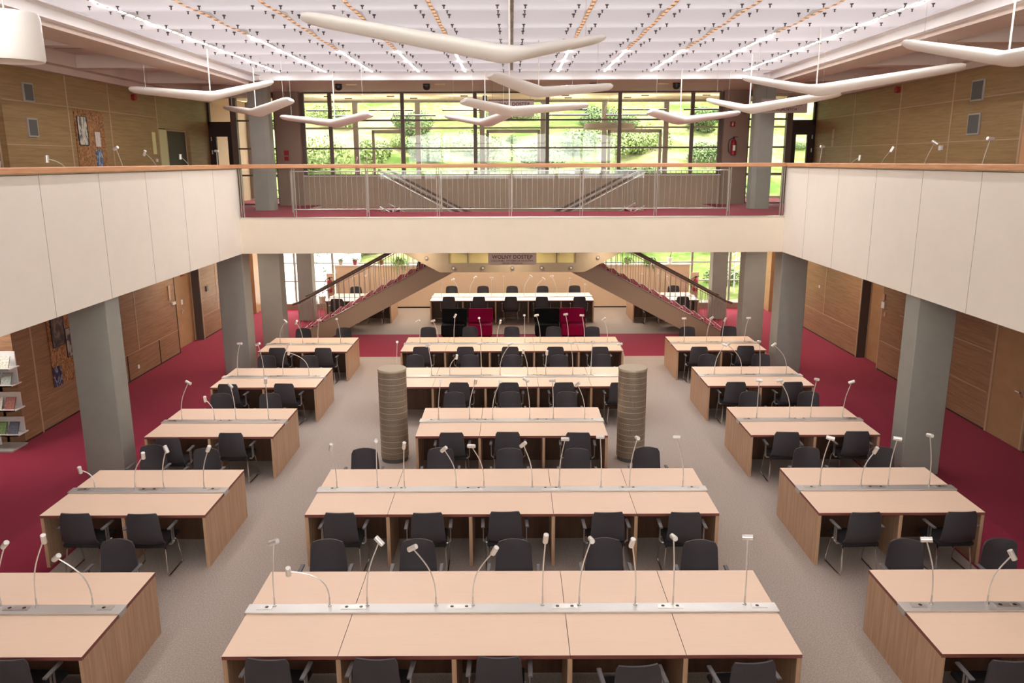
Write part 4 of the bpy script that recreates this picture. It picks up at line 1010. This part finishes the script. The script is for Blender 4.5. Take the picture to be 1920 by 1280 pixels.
m = MB(); m.box(-.07, 0, 0, .07, .02, .14); m.build('sign_board', M['red'], t)
m = MB(); m.box(-.06, -.03, -.16, .06, .02, -.04); m.build('button_box', M['red'], t)

# things on the side walls -----------------------------------------------------
def on_wall(s, y0, y1, z0, z1, mat, name, lab, cat, th=.03, x=XW, inner=None):
    t = thing(name, lab, cat, (s*x, (y0+y1)/2, z0)); h = (y1-y0)/2
    m = MB(); m.box(0, -h, 0, -s*th, h, z1-z0); m.build('plate', M[mat] if isinstance(mat, str) else mat, t)
    if inner:
        m = MB(); m.box(-s*th, -h+.03, .03, -s*(th+.004), h-.03, z1-z0-.03); m.build(inner[0], M[inner[1]], t)
    return t
for s, ys, nm in ((-1, (16.0, 16.33), 'left'), (1, (16.55, 16.98), 'right')):
    on_wall(s, ys[0], ys[1], 6.40, 6.76 if s < 0 else 6.81, 'grey_frame', 'wall_speaker', 'upper dark grille in a grey frame on the %s gallery wall' % nm, 'wall grille', inner=('grille', 'dark_grey'))
    on_wall(s, ys[0], ys[1], 5.74, 6.10 if s < 0 else 6.16, 'grey_frame', 'wall_speaker', 'lower dark grille in a grey frame on the %s gallery wall' % nm, 'wall grille', inner=('grille', 'dark_grey'))
for s, y, z, nm in ((-1, 20.6, 6.82, 'left'), (1, 20.2, 6.90, 'right')):
    m = MB(); m.tube([(s*XW, y, z), (s*(XW-.09), y, z)], .075, n=16); tag(m.build('alarm_sounder', M['red'], smooth=True), 'round dark red alarm sounder high on the %s gallery wall' % nm, 'alarm')
def poster(s, y0, y1, z0, z1, lab, cols, x=XW, seed=1, frame=None):
    t = thing('poster', lab, 'poster', (s*(x), (y0+y1)/2, z0)); h = (y1-y0)/2; H_ = z1-z0
    m, nt, b = new_mat('poster_print'); N = nt.nodes; Lk = nt.links
    tc = N.new('ShaderNodeTexCoord'); mp = N.new('ShaderNodeMapping'); mp.inputs['Location'].default_value = (seed, seed*2, seed); mp.inputs['Scale'].default_value = (1, 3/(2*h), 2.2/H_)
    n = N.new('ShaderNodeTexNoise'); n.inputs['Scale'].default_value = 1.0; n.inputs['Detail'].default_value = 3
    r = N.new('ShaderNodeValToRGB'); r.color_ramp.interpolation = 'CONSTANT'; E = r.color_ramp.elements
    E[0].position = .0; E[0].color = (*cols[0], 1); E[1].position = .44; E[1].color = (*cols[1], 1)
    e = E.new(.52); e.color = (*cols[2], 1); e = E.new(.60); e.color = (*cols[-1], 1)
    Lk.new(tc.outputs['Object'], mp.inputs[0]); Lk.new(mp.outputs[0], n.inputs['Vector']); Lk.new(n.outputs['Fac'], r.inputs[0]); Lk.new(r.outputs[0], b.inputs['Base Color']); b.inputs['Roughness'].default_value = .4
    q = MB(); q.box(0, -h, 0, -s*.008, h, H_); q.build('sheet', m, t)
    if frame:
        q = MB()
        for a in ((-h-.015, -.015, -h, H_+.015), (h, -.015, h+.015, H_+.015), (-h, -.015, h, 0), (-h, H_, h, H_+.015)): q.box(0, a[0], a[1], -s*.016, a[2], a[3])
        q.build('poster_frame', M['black'], t)
    return t
def board(y0, y1, z0, z1, lab):
    m = MB(); m.box(-XW+.004, y0, z0, -XW+.022, y1, z1); tag(m.build('notice_board', M['osb']), lab, 'notice board')
board(17.74, 18.98, 5.13, 6.38, 'strand-board notice board on the upper left gallery wall')
board(15.75, 18.4, .76, 2.30, 'strand-board notice board on the lower left wall, beside the column')
XB = XW-.024
poster(-1, 17.82, 18.2, 5.63, 6.22, 'pale poster with dark band, upper left of the gallery notice board', [(.12,.13,.14), (.55,.50,.46), (.70,.62,.55), (.16,.20,.14)], XB, 3, True)
poster(-1, 18.52, 18.74, 5.60, 5.92, 'small white notice in the middle of the gallery notice board', [(.7,.64,.62), (.75,.7,.68), (.6,.5,.55), (.7,.65,.6)], XB, 5)
poster(-1, 18.47, 18.76, 5.14, 5.53, 'blue poster low on the gallery notice board', [(.03,.06,.16), (.08,.14,.3), (.35,.4,.5), (.05,.08,.2)], XB, 8)
poster(-1, 15.86, 16.3, 1.58, 2.22, 'dark framed poster in blue and brown tones on the lower left notice board', [(.02,.03,.06), (.10,.06,.035), (.22,.14,.08), (.04,.07,.18)], XB, 11, True)
poster(-1, 16.34, 16.86, 1.27, 1.86, 'pale building-print poster right of the dark one on the lower notice board', [(.04,.045,.05), (.35,.32,.29), (.45,.42,.38), (.12,.2,.26)], XB, 14, True)
poster(-1, 15.74, 16.04, .77, 1.18, 'navy poster low on the lower left notice board', [(.01,.02,.06), (.03,.05,.12), (.3,.32,.36), (.02,.03,.09)], XB, 17)
on_wall(-1, 21.5, 21.68, 5.46, 6.02, plain('pale_yellow_plate', (.7,.62,.3), .3), 'door_plate', 'tall pale nameplate left of the gallery door', 'nameplate', .015)
on_wall(-1, 21.60, 21.70, 5.26, 5.34, 'white', 'wall_switch', 'small switch on the gallery wall left of the door', 'switch', .02)
on_wall(-1, 21.50, 21.62, 1.58, 1.98, 'wall_joint', 'door_plate', 'tall wooden nameplate left of the lower door', 'nameplate', .03)
on_wall(-1, 21.66, 21.86, 1.42, 1.50, 'white', 'door_plate', 'small white sign between nameplate and lower left door', 'nameplate', .05)
on_wall(-1, 24.2, 24.34, 1.40, 1.55, 'black', 'card_reader', 'small dark box with white cover on the lower left wall past the door', 'wall device', .03)
on_wall(-1, 19.36, 19.44, .22, .31, 'white', 'wall_socket', 'white wall socket near the floor of the lower left wall', 'socket', .02)
on_wall(-1, 18.62, 18.70, 1.40, 1.49, 'white', 'wall_socket', 'white switch beside the nearest left column', 'socket', .02)
on_wall(-1, 28.30, 28.42, 1.36, 1.48, 'black', 'call_point', 'small dark box on the far lower left wall', 'wall device', .03)
on_wall(1, 28.2, 28.32, 1.38, 1.52, 'red', 'call_point', 'small dark red box on the far lower right wall', 'wall device', .03)
on_wall(1, 24.08, 24.18, 1.45, 1.53, 'white', 'wall_switch', 'white switch on the lower right wall before the dark recess', 'switch', .02)
on_wall(1, 19.82, 19.94, 1.80, 1.96, 'wall_joint', 'door_plate', 'upper nameplate beside the recessed right door', 'nameplate', .03)
on_wall(1, 19.80, 19.96, 1.60, 1.76, 'white', 'door_plate', 'lower pale nameplate beside the recessed right door', 'nameplate', .03)
on_wall(1, 19.72, 19.78, 1.42, 1.51, 'wall_joint', 'wall_switch', 'tan switch beneath the nameplates on the right wall', 'switch', .02)
on_wall(1, 17.88, 17.98, 5.45, 5.55, 'white', 'wall_box', 'small pale box on the right gallery wall behind a lamp', 'wall device', .05)
on_wall(1, 23.95, 24.10, 5.86, 6.12, 'wall_joint', 'door_plate', 'upper nameplate left of the right gallery glass door', 'nameplate', .02)
on_wall(1, 23.95, 24.10, 5.62, 5.83, 'wall_joint', 'door_plate', 'lower nameplate left of the right gallery glass door', 'nameplate', .02)
t = thing('wall_clock', 'round pale wall clock behind the glass above the upper left door', 'clock', (-8.75, 28.9, 6.9))
m = MB(); m.tube([(0,0,0), (0,-.05,0)], .26, n=32); m.build('clock_face', M['white'], t, smooth=True)
m = MB(); m.box(-.01, -.06, 0, .01, -.05, .18); m.box(0, -.06, -.01, .13, -.05, .01); m.build('hand', M['black'], t)
m = MB(); m.box(-.02, -.01, 0, .02, .02, .45); m.build('mount', M['steel'], t)

# brochure rack in the alcove -------------------------------------------------
t = thing('brochure_rack', 'tall pale metal brochure rack in the dark alcove on the left', 'magazine rack', (-9.75, 14.3, 0))
m = MB(); m.tube([(0, .12, 0), (0, .12, 2.0)], .035, n=10); m.build('pole', M['white'], t)
m = MB(); m.box(-.45, -.25, 0, .45, .25, .03); m.build('foot', M['grey_frame'], t)
cols = [(.12,.20,.07), (.5,.47,.42), (.08,.09,.12), (.25,.08,.06), (.30,.33,.30), (.45,.42,.34)]
bm_mats = [plain('leaflet_cover', c_, .5, var=.5, vscale=30) for c_ in cols]
for k, z in enumerate((.30, .78, 1.25, 1.56)):
    m = MB(); m.box(-.60, -.20, z, .58, .12, z+.02); m.box(-.60, -.20, z, .58, -.19, z+.04); m.box(-.58, .05, z, .56, .07, z+.30); m.build('shelf', M['white'], t)
    for i in range(5):
        x = -9.75-.48+.23*i; mm = bm_mats[(i*2+k) % 6]
        m = MB(); m.prism([(-.15, 0), (-.13, 0), (-.02, .21), (-.04, .21)], 'x', -.09, .09)
        o = m.build('brochure', [mm]); o.location = (x, 14.3, z+.021)
        tag(o, 'brochure on the %s shelf of the left rack, %s from left' % (['lowest','second lowest','second highest','top'][k], ordn[i]), 'brochure', 'brochures on the rack')

# plants ------------------------------------------------------------------------
def fern(x, y, z, n, L, lab, drop=.5, mat='leaf', pot='terracotta', seed=1, pot_h=.14):
    rnd = random.Random(seed)
    t = thing('potted_plant', lab, 'potted plant', (x, y, z), group='potted plants on the planter wall')
    m = MB(); m.lathe([(.06, 0), (.085, pot_h), (.095, pot_h), (.095, pot_h+.02), (.07, pot_h+.02)], n=16); m.build('pot', M[pot], t, smooth=True)
    m = MB()
    for k in range(n):
        a = rnd.uniform(0, 2*PI); l = L*rnd.uniform(.6, 1.1); d = Vector((math.cos(a), math.sin(a)*.5, 0)); rise = rnd.uniform(.3, .9)*l
        prev = None; N = 9
        for i in range(N+1):
            s_ = i/N; p = Vector((0,0,pot_h))+d*l*s_*.8+Vector((0,0,1))*(rise*math.sin(PI*min(1,s_*.8))*.6-drop*l*s_*s_)
            if prev is not None:
                side = d.cross(Vector((0,0,1)))
                for sg in (-1, 1):
                    w_ = .085*math.sin(PI*(s_*.8+.15))
                    q = p+side*sg*w_+Vector((0,0,-.01)); m.poly([prev, p, q, (prev+q)/2+side*sg*.01])
            prev = p
    m.build('fronds', M[mat], t)
fern(-6.25, 29.07, 1.59, 16, .26, 'small potted plant in a beige pot at the left end of the ledge', .3, 'leaf', 'beige_pot', 1)
fern(-5.73, 29.07, 1.59, 18, .25, 'leafy plant in a red pot, second from left on the ledge', .2, 'leaf', 'terracotta', 2)
fern(-4.78, 29.07, 1.59, 14, .30, 'plant in a red pot behind the left stair rail', .6, 'leaf2', 'terracotta', 3)
fern(-4.11, 29.05, 1.59, 34, .55, 'large bright green fern hanging over the ledge by the left stairs', .9, 'leaf2', 'beige_pot', 4)
fern(4.19, 29.05, 1.59, 26, .45, 'bright fern on the ledge just right of the landing', .8, 'leaf2', 'beige_pot', 5)
fern(5.00, 29.05, 1.59, 30, .48, 'trailing green fern on the ledge behind the right stair rail', .9, 'leaf', 'beige_pot', 6)
t = thing('potted_plant', 'thin small tree in a pale pot near the right end of the ledge', 'potted plant', (5.73, 29.05, 1.59), group='potted plants on the planter wall')
m = MB(); m.lathe([(.07, 0), (.095, .2), (.10, .2), (.10, .22), (.08, .22)], n=16); m.build('pot', M['white'], t, smooth=True)
m = MB(); m.tube([(0,0,.2), (.05,0,.4), (.3,-.05,.62)], .012, n=6); m.tube([(.05,0,.4), (-.05,0,.6)], .008, n=5); m.build('stem', M['bark'], t)
rnd = random.Random(3); m = MB()
def leaves(m, c_, spread, n, size, rnd):
    for _ in range(n):
        p = Vector(c_)+Vector((rnd.gauss(0,1)*spread[0], rnd.gauss(0,1)*spread[1], rnd.gauss(0,1)*spread[2]))
        a = Vector((rnd.uniform(-1,1), rnd.uniform(-1,1), rnd.uniform(-1,1))).normalized(); b_ = a.cross(Vector((rnd.uniform(-1,1), rnd.uniform(-1,1), 1))).normalized()
        s_ = size*rnd.uniform(.6, 1.3); m.poly([p-a*s_, p+b_*s_*.4, p+a*s_, p-b_*s_*.4])
leaves(m, (.35, -.05, .62), (.14, .08, .04), 60, .05, rnd); leaves(m, (-.05, 0, .6), (.08, .06, .04), 25, .045, rnd)
m.build('foliage', M['leaf'], t)
t = thing('climbing_plant', 'thin climbing plant with sparse dark leaves by the left lower window', 'plant', (-6.95, 28.9, 0))
m = MB(); m.lathe([(.10, .2), (.14, .45), (.15, .45), (.13, .47)], n=16); m.build('pot', M['beige_pot'], t, smooth=True)
m = MB(); m.tube([(0,0,.4), (.1,0,.9), (.25,0,1.2), (.05,0,1.6), (-.1,0,1.95), (.2,0,2.1)], .008, n=5); m.build('stem', M['bark'], t)
m = MB()
for c_ in ((.2, 0, 1.15), (.28, 0, 1.0), (.1, 0, 1.4), (0, 0, 1.7), (-.1, 0, 1.95), (.3, 0, 2.0), (-.3, 0, 1.75), (.1, 0, 2.1)): leaves(m, c_, (.10, .05, .10), 16, .05, rnd)
m.build('foliage', M['leaf'], t)

# person on the left stairs --------------------------------------------------------
def person():
    z0 = RISE*11; x0 = -2.86; y0 = 24.75
    me = bpy.data.meshes.new('body')
    P = [(0,0,.95), (.01,0,1.12), (.03,0,1.34), (.04,0,1.46), (.05,0,1.53), (.06,0,1.64), (.06,0,1.74),
         (.03,-.17,1.42), (.0,-.22,1.14), (.12,-.20,.93), (.15,-.19,.84),
         (.03,.17,1.42), (-.02,.22,1.14), (.02,.22,.90), (.04,.21,.81),
         (0,-.09,.90), (.15,-.09,.58), (.14,-.09,.24), (.13,-.09,.205), (.27,-.09,.19),
         (0,.09,.90), (.02,.09,.48), (-.10,.09,.10), (-.11,.09,.04), (.03,.09,.03)]
    Ed = [(0,1),(1,2),(2,3),(3,4),(4,5),(5,6),(3,7),(7,8),(8,9),(9,10),(3,11),(11,12),(12,13),(13,14),(0,15),(15,16),(16,17),(17,18),(18,19),(0,20),(20,21),(21,22),(22,23),(23,24)]
    R_ = [(.13,.16),(.12,.15),(.13,.17),(.07,.09),(.055,.055),(.095,.075),(.08,.07),(.06,.06),(.045,.045),(.035,.035),(.03,.02),(.06,.06),(.045,.045),(.035,.035),(.03,.02),
          (.085,.085),(.065,.065),(.045,.045),(.045,.045),(.035,.04),(.085,.085),(.065,.065),(.045,.045),(.045,.045),(.035,.04)]
    me.from_pydata(P, Ed, []); t = thing('person', 'person in dark clothes climbing the left staircase, head hidden by the landing plate', 'person', (x0, y0, z0))
    o = link('body', me, t); sk = o.modifiers.new('skin', 'SKIN')
    for i, r in enumerate(R_): me.skin_vertices[0].data[i].radius = r
    me.skin_vertices[0].data[0].use_root = True
    sb = o.modifiers.new('sub', 'SUBSURF'); sb.levels = 2; sb.render_levels = 2
    me.materials.append(M['cloth'])
    m = MB(); m.lathe([(.05, 1.62), (.10, 1.66), (.115, 1.74), (.10, 1.82), (.04, 1.85)], .045, 0, 16); m.build('hair', M['hair'], t, smooth=True)
    m = MB(); m.lathe([(.03, 1.60), (.085, 1.64), (.095, 1.72), (.07, 1.80), (.02, 1.82)], .075, 0, 16); m.build('head', M['skin'], t, smooth=True)
    m = MB(); m.prism([(-.20, .72), (.20, .72), (.16, 1.40), (-.10, 1.44)], 'y', -.2, .2); m.build('coat', M['cloth'], t, bevel=.04, smooth=True)
person()

# ================================================================ OUTSIDE
def hz_(x, y):
    if y < 30: return -.05
    d = y-30
    z = .10*d if d < 4 else .4+(d-4)*.20 if d < 12 else 2.0+(d-12)*.34
    return z+.25*math.sin(x*.35+d*.5)*min(1, d/8)+.15*math.sin(x*.9-d*.3)*min(1, d/8)
m = MB(); nx, ny = 60, 50
for j in range(ny+1):
    y = 29.5+(j/ny)**1.5*75
    for i in range(nx+1):
        x = -45+90*i/nx; m.v.append((x, y, hz_(x, y)))
for j in range(ny):
    for i in range(nx): a = j*(nx+1)+i; m.f.append((a, a+1, a+nx+2, a+nx+1)); m.m.append(0)
tag(m.build('grass_slope', M['hill'], smooth=True), 'sunlit slope of dry and green grass rising beyond the windows', 'grass', kind='stuff')
m = MB(); m.poly([(-16, 29.55, .02), (-6.9, 29.55, .02), (-6.9, 36.5, 1.25), (-16, 36.5, 1.25)]); m.poly([(-16, 29.55, -.3), (-6.9, 29.55, -.3), (-6.9, 36.5, .9), (-16, 36.5, .9)])
m.poly([(-6.9, 29.55, -.3), (-6.9, 29.55, .02), (-6.9, 36.5, 1.25), (-6.9, 36.5, .9)])
tag(m.build('paving', M['pave']), 'pale sunlit paving outside the lower left window', 'paving')
def bush_mesh(seed, R0, mat, n=4200):
    rnd = random.Random(seed); m = MB()
    cl = [(rnd.gauss(0, R0*.5), rnd.gauss(0, R0*.4), R0*rnd.uniform(.15, .8), R0*rnd.uniform(.35, .6)) for _ in range(9)]
    for _ in range(n):
        c_ = rnd.choice(cl); d = Vector((rnd.gauss(0,1), rnd.gauss(0,1), rnd.gauss(0,1))).normalized()*c_[3]*rnd.uniform(.75, 1.05)
        p = Vector(c_[:3])+d
        if p.z < 0: p.z = rnd.uniform(0, .1)
        a = Vector((rnd.gauss(0,1), rnd.gauss(0,1), rnd.gauss(0,1))).normalized(); b_ = a.cross(d.normalized()+Vector((.01,0,0))).normalized(); s_ = .075*R0**.5*rnd.uniform(.6, 1.3)
        m.poly([p-a*s_, p+b_*s_*.5, p+a*s_, p-b_*s_*.5])
    return m.mesh('foliage', mat)
stem = MB()
for k in range(5): stem.tube([(0,0,0), (.2*math.cos(k*1.3), .2*math.sin(k*1.3), .5)], .03, n=5)
stem_me = stem.mesh('stem', M['bark'])
BM = [bush_mesh(1, 1.3, M['bushleaf']), bush_mesh(2, 1.6, M['bushleaf2']), bush_mesh(3, 1.1, M['bushleaf'])]
rnd = random.Random(12)
spots = [(-11, 42), (-8.3, 39), (-7.2, 44), (-5.6, 40), (-4.6, 43), (-3.0, 39.5), (-1.4, 42), (.3, 39.5), (1.5, 44), (2.2, 41), (4.5, 43.5), (6.8, 40.5), (8.1, 43), (10.6, 41), (12.6, 44), (9.4, 38.5),
         (-12.5, 50), (-9, 52), (-5, 51), (-2, 53), (1.5, 51), (4.5, 53), (8, 52), (12, 51), (-6.5, 58), (0, 60), (6, 59), (13, 58), (-13, 60), (9.0, 33.2)]
lr = ['near', 'middle', 'far']
for _ in range(60):
    yy = rnd.uniform(36.5, 60); spots.append((rnd.uniform(-.42, .42)*yy, yy))
for i, (x, y) in enumerate(spots):
    t = thing('bush', 'leafy green bush growing on the sunlit slope outside the windows', 'bush', (x, y, hz_(x, y)-.1), rnd.uniform(0, 6), 'bushes on the slope outside')
    sc = (rnd.uniform(.8, 1.25) if i < 30 else rnd.uniform(.3, .75))*(1 if y > 36 else .55); t.scale = (sc*1.2, sc, sc)
    link('foliage', BM[i % 3], t); link('stem', stem_me, t)
t = thing('outdoor_railing', 'grey steel stair railing outside the lower right window', 'railing', (8.9, 31.5, .1))
m = MB()
for k in range(4): m.tube([(-.7, 0, .45+.26*k), (.5, 0, 1.15+.26*k)], .02, n=6)
m.build('rail_bar', M['steel_post'], t)
for x, z in ((-.7, 1.3), (-.1, 1.6), (.5, 1.95)): m = MB(); m.tube([(x, 0, -.1), (x, 0, z)], .025, n=6); m.build('post', M['steel_post'], t)
t = thing('outdoor_ladder', 'thin metal ladder railing outside the lower left window', 'railing', (-7.9, 30.4, .05))
m = MB()
for k in range(8): m.tube([(-.12, 0, .5+.2*k), (.12, 0, .5+.2*k)], .012, n=6)
m.build('rung', M['grey_frame'], t)
m = MB(); m.tube([(.12, 0, 0), (.12, 0, 2.0)], .014, n=6); m.tube([(-.12, 0, 0), (-.12, 0, 2.0)], .014, n=6); m.build('upright', M['grey_frame'], t)
